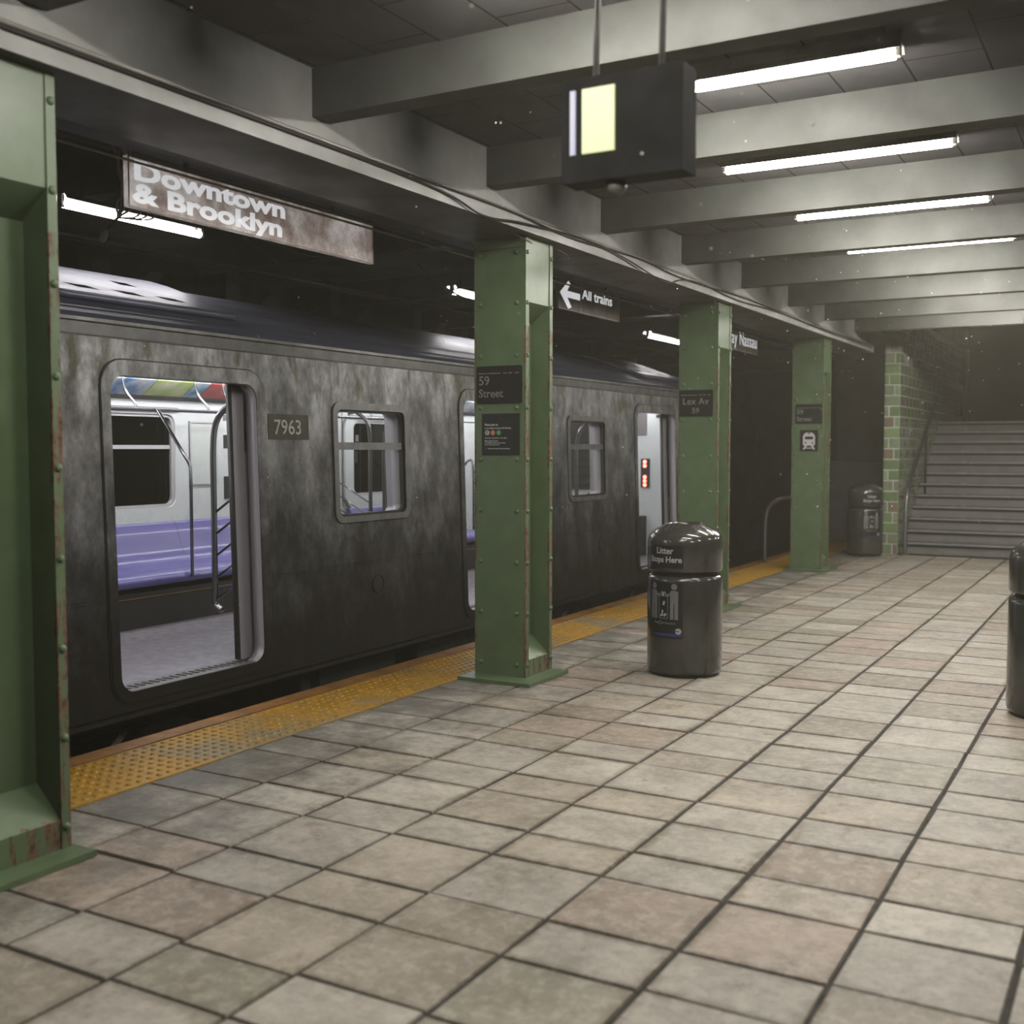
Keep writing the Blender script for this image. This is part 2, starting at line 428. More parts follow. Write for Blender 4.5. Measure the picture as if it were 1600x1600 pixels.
# ---- floor: real stone tiles with gaps, tint per tile
def tilecolor():
    k = R.random(); l = R.uniform(.74, 1.06)
    if k < .56: c = (202, 195, 180)
    elif k < .80: c = (192, 181, 162)
    elif k < .92: c = (188, 170, 152)
    else: c = (174, 168, 148)
    c = hexc(*c); return tuple([min(1, x*l) for x in c[:3]]+[1])
def build_floor():
    bm = bmesh.new(); lay = bm.loops.layers.float_color.new('tint')
    xs = [-4.0+.4625*k for k in range(0, 19)]
    ys = []
    k = -6
    while True:
        b = 3.64+1.425*k
        if b > Y1+1: break
        ys += [b, b+.29, b+.70, b+1.005]; k += 1
    ys = [y for y in ys if Y0 < y < Y1-.1]; ys = [Y0]+ys+[Y1]
    for xa, xb in zip(xs, xs[1:]):
        yy = [y+(R.uniform(-.012, .012) if 0 < i < len(ys)-1 else 0) for i, y in enumerate(ys)]
        wig = R.uniform(.0045, .007)
        for ya, yb in zip(yy, yy[1:]):
            g = wig; c = tilecolor(); h = R.uniform(-.002, .0015); tx, ty = R.uniform(-.0015, .0015), R.uniform(-.0015, .0015)
            j = lambda: R.uniform(-.003, .003)
            gy = R.uniform(.003, .006)
            q = [(xa+g+j(), ya+gy+j()), (xb-g+j(), ya+gy+j()), (xb-g+j(), yb-gy+j()), (xa+g+j(), yb-gy+j())]
            s = .006
            top = [bm.verts.new((x+(s if i in (0, 3) else -s), y+(s if i < 2 else -s), h+(tx if i in (0, 3) else -tx)+(ty if i < 2 else -ty))) for i, (x, y) in enumerate(q)]
            low = [bm.verts.new((x, y, -.012)) for x, y in q]
            cen = sum((v.co for v in top), Vector())/4; rg = R.uniform(.025, .05)
            inn = []
            for v in top:
                d = cen-v.co; inn.append(bm.verts.new(v.co+Vector((math.copysign(min(abs(d.x)*.8, rg), d.x), math.copysign(min(abs(d.y)*.8, rg), d.y), 0))))
            dc = hexc(104, 88, 64); am = R.choice((.15, .3, .45, .6)); vc = {}
            for v in top:
                q_ = am*R.uniform(.3, 1.4)+(.4 if R.random() < .14 else 0); q_ = min(q_, .9)
                vc[v] = tuple([a_*(1-q_)+b_*q_ for a_, b_ in zip(c[:3], dc[:3])]+[1])
            fs = [bm.faces.new(inn)]+[bm.faces.new((low[i], low[(i+1) % 4], top[(i+1) % 4], top[i])) for i in range(4)]+[bm.faces.new((top[i], top[(i+1) % 4], inn[(i+1) % 4], inn[i])) for i in range(4)]
            for f in fs:
                f.material_index = 0
                for l in f.loops: l[lay] = vc.get(l.vert, c if l.vert in inn else dc)
    for f in box(bm, -4.0, xs[-1], Y0, Y1, -.3, -.006, 1): pass
    me = bpy.data.meshes.new('floor'); bm.to_mesh(me); bm.free()
    o = finish('floor', me, [M['tile'], M['grout']]); o['kind'] = 'structure'; o['category'] = 'floor'
    o['label'] = 'worn beige stone tile platform floor'
    return o
build_floor()

# ---- warning strip with truncated domes, edge board
YT1 = 19.5
bm = bmesh.new(); box(bm, XT+.004, -4.004, Y0, YT1, -.3, 0.0)
for i in range(8):
    x = -4.48+.0615*i
    y = Y0+.05
    while y < 16.2:
        if y > 1.2:
            n = 8 if y < 8 else 6; r1, r2, h = .019, .012, .0075
            a = [bm.verts.new((x+r1*math.cos(2*PI*k/n), y+r1*math.sin(2*PI*k/n), 0)) for k in range(n)]
            b = [bm.verts.new((x+r2*math.cos(2*PI*k/n), y+r2*math.sin(2*PI*k/n), h)) for k in range(n)]
            for k in range(n): bm.faces.new((a[k], a[(k+1) % n], b[(k+1) % n], b[k]))
            bm.faces.new(b)
        y += .0615
o = struct('trim_1', bm, M['yellow'], label='yellow bumpy warning strip along the platform edge')
bm = B(XE, XT-.002, Y0, YT1, -.12, .006)
struct('trim_2', bm, M['edgeboard'], bevel=.006, label='orange-brown edge board at the lip of the platform')
struct('wall_track_edge', B(XE+.06, -4.1, Y0, YT1, -1.15, -.121), M['tunnel'], label='dark concrete face below the platform edge')

# ---- track area
struct('floor.001', B(-9.6, XE+.06, Y0-3, 30, -1.35, -1.15), M['ballast'], label='dark track bed under the train')
struct('wall_tunnel', B(-9.7, -9.4, Y0-3, 30, -1.15, 3.75), M['tunnel'], label='sooty tunnel wall beyond the tracks')
struct('ceiling.001', B(-9.7, -4.36, Y0-3, 30, 3.55, 3.75), M['tunnel'], label='dark tunnel ceiling over the train')
for nm, x0, x1, z0, lab in (('ceiling_beam_track', -4.36, -4.16, 3.0, 'dark blue-grey beam running above the hanging signs'), ('ceiling_beam_track.001', -5.25, -5.0, 3.3, 'dark beam running above the train roof edge')):
    o = struct(nm, B(x0, x1, Y0-3, 30, z0, 3.75), M['tunnelsteel'], bevel=.01); o['label'] = lab; o['category'] = 'beam'
for i in range(12):
    y = -3+2.8*i
    o = struct('ceiling_rib', B(-9.4, -4.36, y, y+.16, 3.28, 3.55), M['tunnelsteel']); o['category'] = 'beam'; o['group'] = 'cross beams over the track'
    o['label'] = 'dark cross beam over the track'
struct('wall_back', B(-9.7, XR+.3, Y0-.2, Y0, -1.3, 3.75), M['darkwall'], label='wall behind the viewer')
# right-hand platform wall (outside the picture)
struct('wall_right', B(XR, XR+.2, Y0, Y1+9, 0, 3.75), M['darkwall'], label='platform wall on the right')

# ---- platform ceiling, girder, beams
struct('ceiling', B(BX, XR, Y0, 17.3, CZ, CZ+.2), M['ceil'], label='grey board ceiling over the platform')
bm = bmesh.new()
box(bm, -3.92, BX, Y0, 16.85, 3.02, CZ+.35)
box(bm, -4.02, -3.50, Y0, 16.85, 2.935, 3.02)
o = struct('ceiling_girder', bm, M['girder'], bevel=.006); o['label'] = 'long grey girder resting on the green columns'; o['category'] = 'girder'
ladj = ['nearest', 'second', 'third', 'fourth', 'fifth', 'sixth', 'seventh', 'eighth', 'ninth', 'tenth', 'eleventh', 'twelfth']
for k in range(-5, 7):
    y = 6.06+1.665*k
    bm = B(BX, XR, y, y+.14, 3.165, CZ)
    o = struct('ceiling_beam', bm, M['concrete'], bevel=.018)
    o['category'] = 'beam'; o['group'] = 'cross beams under the platform ceiling'
    o['label'] = 'grey cross beam under the platform ceiling, %s from the viewer' % ladj[k+5]
# narrow ceiling strip between girder and track beam
struct('ceiling.002', B(-4.36, -3.92, Y0, 30, 3.42, 3.6), M['tunnel'], label='dark strip of ceiling behind the girder')

# ================================================================== COLUMNS
CY = [2.49, 6.5, 10.28, 14.25]
CX = -3.7615; HX = .1965; D = .38
def column(y):
    """front face at y"""
    t = thing('steel_column', '', 'column', (CX, y+D/2, 0), 'green steel columns along the platform edge')
    L = CX-HX; Rr = CX+HX; top = 2.933; g = M['green']
    obj('front_plate', B(L, Rr, y, y+.045, .0, top), g, t, bevel=.004)
    obj('back_plate', B(L, Rr, y+D-.042, y+D, .0, top), g, t, bevel=.004)
    obj('web', B(CX-.055, CX+.056, y+.044, y+D-.041, .0, top), g, t)
    def wedge(sgn):
        bm = bmesh.new()
        xo, xi = CX+sgn*(HX-.006), CX+sgn*.05
        for prof in ([(xi, 0), (xo, 0), (xo, .136), (CX+sgn*.056, .26), (xi, .26)], [(xi, 2.40), (CX+sgn*.056, 2.40), (xo, 2.51), (xo, top), (xi, top)]):
            a = [bm.verts.new((x, y+.043, z)) for x, z in prof]; b = [bm.verts.new((x, y+D-.04, z)) for x, z in prof]
            bm.faces.new(a); bm.faces.new(b[::-1])
            for i in range(5): bm.faces.new((a[i], b[i], b[(i+1) % 5], a[(i+1) % 5]))
        return bm
    obj('gusset', wedge(1), g, t); obj('gusset', wedge(-1), g, t)
    bm = B(CX-.235, CX+.315, y-.165, y+.40, 0.001, .024)
    obj('base_plate', bm, M['greenplain'], t, bevel=.005)
    bm = B(L+.008, Rr-.035, y-.009, y+.001, 2.862, 2.925); obj('cap_plate', bm, M['greenplain'], t, bevel=.002)
    rv = []
    zs = [.107+.3425*i for i in range(9)]; zs[8] = 2.83
    bm = bmesh.new(); n = 10
    lathe(bm, [(.0165, 0), (.016, .004), (.0125, .009), (.007, .012), (0, .013)], 0, 0, n)
    bmesh.ops.recalc_face_normals(bm, faces=bm.faces[:])
    me = bpy.data.meshes.new('rivet'); bm.to_mesh(me); bm.free(); me.materials.append(M['rivet'])
    for p in me.polygons: p.use_smooth = True
    def riv(p, rot):
        o = bpy.data.objects.new('rivet', me); COL.objects.link(o); o.parent = t; o.location = Vector(p)-wloc(t); o.rotation_euler = rot
    for z in zs:
        for x in (CX-.147, CX+.13): riv((x, y, z), (PI/2, 0, 0))
        for yy in (y+.022, y+D-.021): riv((Rr, yy, z), (0, PI/2, 0))
    return t
c0 = column(CY[0])
labs = ['green riveted steel column filling the left edge, blurred, nearest the viewer',
        'green riveted steel column with the 59 Street sign and black poster, in mid platform',
        'green riveted steel column behind the litter bin, with the Lex Av 59 sign',
        'green riveted steel column with the small train pictogram, farthest of the row']
cols = [c0]
for i in range(1, 4):
    c = copy_tree(c0); c.location = (CX, CY[i]+D/2, 0); cols.append(c)
for c, l in zip(cols, labs): c['label'] = l

# ---- column signs (plane facing -Y)
def front(x0, y, z0):
    return lambda u, v, w: Vector((x0+u, y-w, z0+v))
def flat(name, outl, t, fn, m, parent, label=None):
    return finish(name, plate(outl, t, fn), m, parent, label=label)
def put(name, me, m, parent, label=None): return finish(name, me, m, parent, label=label)

def street_sign(cy, x0, x1, z0, z1, lines, label):
    y = cy-.002
    t = thing('street_sign', label, 'sign', ((x0+x1)/2, y, z0), 'black signs on the columns')
    f = front(x0, y, z0); W, H = x1-x0, z1-z0
    flat('sign_panel', [rrect(0, W, 0, H, .012)], .005, f, M['signblack'], t)
    g = lambda u, v, w: f(u, v, w+.005)
    xs = [(.016, .085), (.093, .185), (.205, .235), (.245, .275), (.295, .325)]
    flat('stripe', [[(a*W/.348, H-.052), (b*W/.348, H-.052), (b*W/.348, H-.046), (a*W/.348, H-.046)] for a, b in xs], .001, g, M['signtext'], t, label='broken white line')
    for s, sz, u, v, sp in lines:
        put('lettering', text(s, sz, lambda a, b, w, u=u, v=v: g(u+a, v+b, w), .001, sz*.012, spacing=sp), M['signtext'], t)
    return t
street_sign(CY[1], -3.938, -3.59, 1.848, 2.096, [('59', .085, .017, .123, 1), ('Street', .076, .017, .042, 1.0)], 'black 59 Street sign on the mid-platform green column, above the poster')
street_sign(CY[2], -3.95, -3.61, 1.855, 2.107, [('Lex Av', .088, .035, .115, 1.05), ('59', .075, .13, .03, 1)], 'black Lex Av 59 sign on the green column behind the litter bin')
street_sign(CY[3], -3.915, -3.575, 1.858, 2.107, [('59', .085, .017, .123, 1), ('Street', .078, .017, .036, 1.0)], 'black 59 Street sign on the farthest green column, above the train pictogram')

# poster on column 2
y = CY[1]-.002
t = thing('poster', 'black notice poster with coloured round line badges below the 59 Street sign', 'poster', (-3.754, y, 1.505))
f = front(-3.898, y, 1.505)
flat('poster_sheet', [[(0, 0), (.289, 0), (.289, .276), (0, .276)]], .003, f, M['signblack'], t)
g = lambda u, v, w: f(u, v, w+.003)
def tx(s, sz, u, v, b=.0008, m='labeltext', sx=1):
    put('lettering', text(s, sz, lambda a, c, w: g(u+a, v+c, w), .0008, b, sx=sx), M[m], t)
tx('Please join us', .020, .022, .196, .0009, sx=.95)
tx('as we celebrate Queens-Mid Birthday', .0145, .022, .175, .0005, sx=.92)
for cxx, m, ch in ((.042, 'labeltext', 'S'), (.086, 'orange', 'B'), (.131, 'bgreen', '4')):
    flat('badge', [circ(cxx, .149, .018)], .001, g, M[m], t)
    put('badge_letter', text(ch, .026, lambda a, c, w, cxx=cxx: g(cxx-.008+a, .140+c, w+.001), .0006, .0004), M['signblack' if ch == 'S' else 'labeltext'], t)
tx('Saturday, December 12 at 3pm', .0135, .022, .110, .0004)
tx('Billie Nathan School', .0125, .022, .091, .0004)
tx('74 Sheffield Street, Kissy Street', .0125, .022, .078, .0004)
tx('New York, New York', .0125, .022, .065, .0004)
flat('emblem', [rrect(.022, .040, .037, .052, .004)], .001, g, M['labelblue'], t)
tx('Next meet online at Ninemetrohouse', .0115, .047, .040, .0004, sx=.95)
# train pictogram on column 4
y = CY[3]-.002
t = thing('pictogram_sign', 'black square sign with a white train pictogram on the farthest green column', 'sign', (-3.735, y, 1.514))
f = front(-3.85, y, 1.514)
flat('sign_panel', [[(0, 0), (.228, 0), (.228, .266), (0, .266)]], .004, f, M['signblack'], t)
g = lambda u, v, w: f(u, v, w+.004)
flat('train_icon', [[(.05, .07), (.178, .07), (.19, .085), (.19, .19), (.172, .222), (.14, .236), (.088, .236), (.056, .222), (.038, .19), (.038, .085)],
     rrect(.062, .166, .15, .185, .006), circ(.07, .105, .011, 12), circ(.158, .105, .011, 12)], .001, g, M['signwhite'], t)
flat('track_legs', [[(.035, .022), (.06, .022), (.09, .07), (.065, .07)], [(.168, .022), (.193, .022), (.163, .07), (.138, .07)], [(.072, .034), (.156, .034), (.15, .044), (.078, .044)]], .001, g, M['signwhite'], t)
flat('icon_top_light', [circ(.114, .226, .014, 12)], .001, lambda u, v, w: g(u, v, w+.001), M['red'], t, label='reddish headlight dot')

# ================================================================== HANGING SIGNS (face +X)
def side(x, y0, z0):
    return lambda u, v, w: Vector((x+w, y0+u, z0+v))
def hang_sign(label, y0, y1, z0, z1, build, face='signface2'):
    t = thing('hanging_sign', label, 'sign', (-4.3, (y0+y1)/2, z0), 'hanging direction signs above the platform edge')
    W, H = y1-y0, z1-z0; f = side(-4.33, y0, z0)
    flat('sign_panel', [[(0, 0), (W, 0), (W, H), (0, H)]], .03, f, M[face], t)
    e = .006
    flat('sign_rim', [[(0, 0), (W, 0), (W, H), (0, H)], [(e, e), (W-e, e), (W-e, H-e), (e, H-e)]], .004, lambda u, v, w: f(u, v, w+.03), M['conduit'], t)
    for yy in (y0+.2*W, y1-.2*W):
        obj('hanger', B(-4.325, -4.305, yy-.01, yy+.01, z1-.002, z1+.09), M['darkmetal'], t)
    build(t, lambda u, v, w: f(u, v, w+.03), W, H)
    return t
def b1(t, g, W, H):
    put('lettering', text('Downtown', .126, lambda a, b, w: g(.03+a, H-.104+b, w), .0015, .0045, sx=1.9), M['litlet'], t)
    put('lettering', text('& Brooklyn', .126, lambda a, b, w: g(.03+a, .032+b, w), .0015, .0045, sx=1.86), M['litlet'], t)
hang_sign('long rust-stained hanging sign reading Downtown & Brooklyn above the train', 3.87, 5.835, 2.712, 2.955, b1, 'signface')
def b2(t, g, W, H):
    flat('arrow', [[(.02, .135), (.175, .245), (.215, .225), (.155, .16), (.40, .16), (.40, .105), (.155, .105), (.235, .03), (.175, .012)]], .001, g, M['litlet'], t)
    flat('divider', [[(.415, .006), (.425, .006), (.425, H-.006), (.415, H-.006)]], .002, g, M['conduit'], t)
    put('lettering', text('All trains', .125, lambda a, b, w: g(.445+a, .128+b, w), .0015, .002, sx=1.37), M['litlet'], t)
hang_sign('hanging sign with a left arrow and All trains, between the second and third columns', 8.41, 9.63, 2.715, 2.97, b2)
def b3(t, g, W, H):
    put('lettering', text('Bway Nassau', .225, lambda a, b, w: g(W-.03+a, .075+b, w), .0015, .0005, align='RIGHT', sx=1.02, spacing=1.06), M['litlet'], t)
hang_sign('hanging sign ending in Nassau beyond the third column', 12.35, 13.88, 2.715, 2.99, b3)
# rails and conduits
o = tag(obj('conduit_pipe', T([(-4.2, Y0, 2.905), (-4.2, 16.5, 2.888)], .007, 8), M['conduit'], smooth=True), 'thin pale conduit running in front of the hanging signs', 'pipe')
recentre(o)
o = tag(obj('conduit_pipe', T([(-3.515, Y0, 3.034), (-3.515, 16.8, 3.034)], .012, 8), M['conduit'], smooth=True), 'thicker pale conduit lying along the girder ledge', 'pipe'); recentre(o)
def droop(x, z, pts): return smoothpts([(x+dx, yy, z+dz) for yy, dx, dz in pts], 8)
o = tag(obj('cable', T(droop(-3.488, 2.985, [(Y0, 0, 0), (3, 0, .02), (5.2, 0, .012), (5.8, .012, -.055), (6.3, .008, -.015), (7.2, 0, .03), (7.9, .01, -.005), (8.5, .015, -.07), (8.8, .012, -.075), (9.1, .005, -.01), (9.6, 0, .02), (10.6, 0, -.01), (12, 0, .02), (14, 0, 0), (16.7, 0, 0)]), .006, 6), M['cable'], smooth=True),
    'black cable drooping along the outer edge of the girder', 'cable'); recentre(o)
o = tag(obj('cable', T(droop(-3.492, 3.012, [(Y0, 0, 0), (4, 0, 0), (6, 0, .01), (7, 0, -.02), (8.2, 0, .01), (9.2, 0, -.02), (11, 0, .01), (13, 0, -.01), (16.7, 0, 0)]), .007, 6), M['cable'], smooth=True),
    'black cable clipped high on the girder edge', 'cable'); recentre(o)
for yy in (6.42, 6.93, 10.2):
    o = tag(obj('wire_bracket', T([(-3.60, yy, 2.93), (-3.56, yy+.05, 2.905), (-3.54, yy+.12, 2.885)], .004, 6), M['brasscap']), 'small rusty wire bracket at the top of a column', 'bracket', 'wire brackets at the column tops')
    recentre(o)

# ================================================================== LIGHTS
def lamp_platform():
    t = thing('ceiling_light', '', 'light', (-1.70, 0, CZ), 'fluorescent tubes between the platform beams')
    L0, L1 = -2.37, -1.03
    bm = bmesh.new(); hp = [(-.062, 3.312), (-.045, 3.345), (-.035, CZ), (.035, CZ), (.045, 3.345), (.062, 3.312), (.056, 3.312), (.03, 3.34), (-.03, 3.34), (-.056, 3.312)]
    a = [bm.verts.new((L0-.03, y, z)) for y, z in hp]; b = [bm.verts.new((L1+.03, y, z)) for y, z in hp]
    for i in range(len(hp)): bm.faces.new((a[i], b[i], b[(i+1) % len(hp)], a[(i+1) % len(hp)]))
    bm.faces.new(a); bm.faces.new(b[::-1])
    obj('housing', bm, M['fixture'], t)
    obj('tube', T([(L0, 0, 3.302), (L1, 0, 3.302)], .024, 14), M['tube'], t, smooth=True)
    for x in (L0-.012, L1+.012): obj('tube_cap', B(x-.012, x+.012, -.02, .02, 3.29, 3.35), M['fixture'], t)
    return t
l0 = lamp_platform()
ys = [6.06+1.665*k+.14+.7625 for k in range(-3, 6)]
names = {7.0: 'first', 8.6: 'second'}
vis = {round(6.06+1.665*k+.9025, 3): n for k, n in ((0, 'shining at the top edge of the picture'), (1, 'the longest one fully in view'), (2, 'thin, half hidden by a beam'))}
for i, yv in enumerate(ys):
    t = l0 if i == 0 else copy_tree(l0)
    t.location.y = yv
    t['label'] = 'bright fluorescent tube under the platform ceiling, ' + vis.get(round(yv, 3), '%s from the viewer' % ladj[i])
for i, yv in enumerate(ys):  # unseen second row, added to light the platform from the right
    if i % 2: continue
    t = copy_tree(l0); t.location = (1.9, yv, CZ); t['label'] = 'added fill tube over the right-hand part of the platform, out of view, %s of its row' % ladj[i]
    t['group'] = 'added fill tubes on the right'

def lamp_track():
    t = thing('track_light', '', 'light', (-6.1, 0, 3.13), 'fluorescent lights above the train roof')
    bm = bmesh.new()   # shallow reflector, open below
    prof = [(-.075, .012), (-.05, .045), (.05, .045), (.075, .012)]
    a = [bm.verts.new((-6.1+x, -.62, 3.13+z)) for x, z in prof]; b = [bm.verts.new((-6.1+x, .62, 3.13+z)) for x, z in prof]
    for i in range(3): bm.faces.new((a[i], a[i+1], b[i+1], b[i]))
    o = obj('reflector', bm, M['fixture'], t); o.modifiers.new('s', 'SOLIDIFY').thickness = .004
    obj('tube', T([(-6.1, -.6, 3.115), (-6.1, .6, 3.115)], .026, 14), M['tubetrack'], t, smooth=True)
    for y in (-.61, .61): obj('tube_cap', B(-6.12, -6.08, y-.012, y+.012, 3.09, 3.17), M['fixture'], t)
    for y in (-.45, .45): obj('hanger', T([(-6.1, y, 3.17), (-6.1, y, 3.28)], .008, 6), M['darkmetal'], t)
    return t
tl = lamp_track()
for i, (yv, l) in enumerate(((5.55, 'below the Downtown sign'), (10.2, 'seen left of the mid-platform column'), (15.25, 'seen left of the third column'), (.7, 'out of view behind the nearest column'))):
    t = tl if i == 0 else copy_tree(tl)
    t.location.y = yv; t['label'] = 'white fluorescent light over the train roof, ' + l

# tangle of hanging wires with a bulb, near the first track light
t = thing('hanging_wires', 'tangle of frayed hanging wires with a small glass bulb, before the leftmost track light', 'wires', (-4.95, 4.4, 3.2))
base = Vector((-4.95, 4.40, 2.93))
bm = bmesh.new()
for k in range(7):
    p = [base+Vector((R.uniform(-.05, .05), R.uniform(-.06, .14), .35)), base+Vector((R.uniform(-.06, .06), R.uniform(-.05, .16), .12)),
         base+Vector((R.uniform(-.03, .03), R.uniform(-.02, .10), -.02)), base+Vector((0, -.02, -.12))]
    tube(bm, smoothpts(p, 5), .006, 6)
for k in range(3):
    p = [base+Vector((0, -.02, -.12)), base+Vector((.02, .1+.05*k, -.09)), base+Vector((.0, .16+.04*k, .02)), base+Vector((-.02, .10, .08))]
    tube(bm, smoothpts(p, 6), .005, 6)
obj('wire_bundle', bm, M['wirelight'], t, smooth=True)
obj('cord', T([base+Vector((0, -.02, -.12)), base+Vector((0, -.09, -.19))], .008, 6), M['cable'], t)
bm = bmesh.new(); lathe(bm, [(0, -.055), (.014, -.05), (.02, -.03), (.018, 0), (.011, .02), (0, .024)], 0, 0, 14)
bmesh.ops.rotate(bm, verts=bm.verts[:], matrix=Matrix.Rotation(-.5, 3, 'X')); bmesh.ops.translate(bm, verts=bm.verts[:], vec=base+Vector((0, -.11, -.22)))
obj('bulb', bm, M['labeltext'], t, smooth=True)
for nm, pts, r, lab in (('sagging_cable', [(-4.9, 4.75, 3.55), (-4.9, 4.9, 3.05), (-4.9, 5.3, 2.90), (-4.9, 5.9, 2.83), (-4.9, 6.4, 2.9), (-4.9, 7.2, 3.1), (-4.9, 7.4, 3.55)], .005, 'thin cable sagging across the leftmost track light'),
                        ('sagging_cable', [(-5.3, 4.95, 3.55), (-5.3, 5.1, 3.25), (-5.3, 5.7, 2.98), (-5.3, 6.3, 2.80), (-5.3, 7.2, 2.74), (-5.3, 8.2, 2.88), (-5.3, 9, 3.2), (-5.3, 9.15, 3.55)], .006, 'thin cable sagging low below the Downtown sign'),
                        ('sagging_cable', [(-4.98, 6.75, 3.55), (-4.98, 6.9, 3.25), (-4.98, 7.4, 2.95), (-4.98, 8.0, 2.80), (-4.98, 8.7, 2.82), (-4.98, 9.6, 3.2), (-4.98, 9.7, 3.55)], .007, 'thin cable sagging left of the mid-platform column')):
    o = tag(obj(nm, T(smoothpts(pts, 8), r, 6), M['cable'], smooth=True), lab, 'cable', 'cables sagging under the tunnel ceiling'); recentre(o)
for k, (x, z) in enumerate(((-5.05, 3.29), (-5.12, 3.27), (-5.19, 3.25), (-7.6, 3.2), (-7.7, 3.17))):
    o = tag(obj('tunnel_pipe', T([(x, Y0, 3.2625), (x, 26, 3.2625)], .018, 8), M['tunnelsteel'], smooth=True), 'dark pipe running under the tunnel ceiling', 'pipe', 'pipes under the tunnel ceiling'); recentre(o)
# far tunnel columns with knee braces
for i in range(12):
    y = .4+1.75*i
    t = thing('tunnel_column', 'dark steel column with a knee brace on the far side of the track', 'column', (-8.7, y, -1.15), 'dark columns beyond the train')
    obj('post', B(-8.8, -8.6, y-.1, y+.1, -1.15, 3.55), M['tunnelsteel'], t)
    bm = bmesh.new()
    a = [bm.verts.new((-8.62, y+u, z)) for u, z in ((.1, 2.62), (.1, 2.78), (.62, 3.3), (.80, 3.3))]
    b = [bm.verts.new((-8.70, v.co.y, v.co.z)) for v in a]
    for i4 in ((0, 1, 2, 3),):
        bm.faces.new([a[k] for k in i4]); bm.faces.new([b[k] for k in i4][::-1])
        for k in range(4): bm.faces.new((a[k], b[k], b[(k+1) % 4], a[(k+1) % 4]))
    obj('knee_brace', bm, M['tunnelsteel'], t)
o = struct('wall_tunnel_ledge', B(-9.4, -9.1, Y0, 30, -1.15, 2.72), M['tunnel'], label='paler low wall behind the dark tunnel columns')

# ================================================================== TRAIN
TX = lambda z: -4.85-.0294*(z-.2)        # outer face of the side
TY0, TY1 = -1.3, 13.95
train = thing('subway_car', 'dark grey grimy subway car with open doors standing at the platform, numbered 7963', 'train', (-6.1, 6.3, -1.15))
def tface(u, v, w):                       # w outward
    return Vector((TX(v)+w, u, v))
doors = [(.65+3.6*k, 1.80+3.6*k) for k in range(4)]
wins = [(2.59+3.6*k, 3.42+3.6*k) for k in range(3)]
DZ0, DZ1 = .208, 1.948
WZ0, WZ1 = 1.06, 1.832
outer = [(TY0, .1), (TY1, .1), (TY1, 2.16), (TY0, 2.16)]
holes = [rrect(a-.012, b+.012, DZ0-.012, DZ1+.012, .105) for a, b in doors]+[rrect(a-.012, b+.012, WZ0-.012, WZ1+.012, .055) for a, b in wins]
finish('side_panel', plate([outer]+holes, .04, lambda u, v, w: tface(u, v, w-.04)), M['train'], train)
# other side + ends (outer skin)
def shell():
    bm = bmesh.new(); X2 = -12.2
    box(bm, -7.36, -7.33, TY0, TY1, .1, 2.2)
    return bm
far_w = [(2.14+3.6*k, 3.27+3.6*k) for k in range(3)]
FZ0, FZ1 = 1.08, 1.815
hol = [rrect(a, b, FZ0, FZ1, .07) for a, b in far_w]+[rrect(a+.0, b, DZ0, DZ1-.05, .1) for a, b in doors[:0]]
finish('far_side_panel', plate([outer]+hol, .03, lambda u, v, w: Vector((-7.36+w, u, v))), M['train'], train)
# cornice, gutter, roof
bm = bmesh.new()
prof = [(TX(2.15)+.002, 2.145), (TX(2.2)+.006, 2.155), (TX(2.2)+.010, 2.215), (TX(2.2)+.024, 2.222), (TX(2.2)+.024, 2.240), (TX(2.2)-.02, 2.246), (TX(2.2)-.04, 2.14)]
a = [bm.verts.new((x, TY0, z)) for x, z in prof]; b = [bm.verts.new((x, TY1, z)) for x, z in prof]
for i in range(len(prof)): bm.faces.new((a[i], b[i], b[(i+1) % len(prof)], a[(i+1) % len(prof)]))
bm.faces.new(a[::-1]); bm.faces.new(b)
obj('gutter', bm, M['frame'], train)
RP = [(-4.915, 2.236), (-4.96, 2.275), (-5.0, 2.297), (-5.02, 2.312), (-5.15, 2.365), (-5.17, 2.378), (-5.35, 2.437), (-5.5, 2.492), (-5.65, 2.548), (-5.8, 2.60), (-6.0, 2.655), (-6.12, 2.67)]
RP = RP+[(-12.24-x, z) for x, z in RP[::-1][1:]]
def extr(prof, y0, y1, th, taper=0):
    bm = bmesh.new(); A = []
    for yy in (y0, y1):
        A.append(([bm.verts.new((x, yy, z)) for x, z in prof], [bm.verts.new((x, yy, z-th)) for x, z in prof]))
    (a, al), (b, bl) = A
    for i in range(len(prof)-1):
        bm.faces.new((a[i], a[i+1], b[i+1], b[i])); bm.faces.new((al[i], bl[i], bl[i+1], al[i+1]))
        bm.faces.new((a[i], al[i], al[i+1], a[i+1])); bm.faces.new((b[i], b[i+1], bl[i+1], bl[i]))
    bm.faces.new((a[0], b[0], bl[0], al[0])); bm.faces.new((a[-1], al[-1], bl[-1], b[-1]))
    return bm
obj('roof', extr(RP, TY0, TY1, .03), M['roof'], train)
def rz(x):
    for (x0, z0), (x1, z1) in zip(RP, RP[1:]):
        if x1 <= x <= x0: return z0+(z1-z0)*(x-x0)/(x1-x0)
    return 2.3
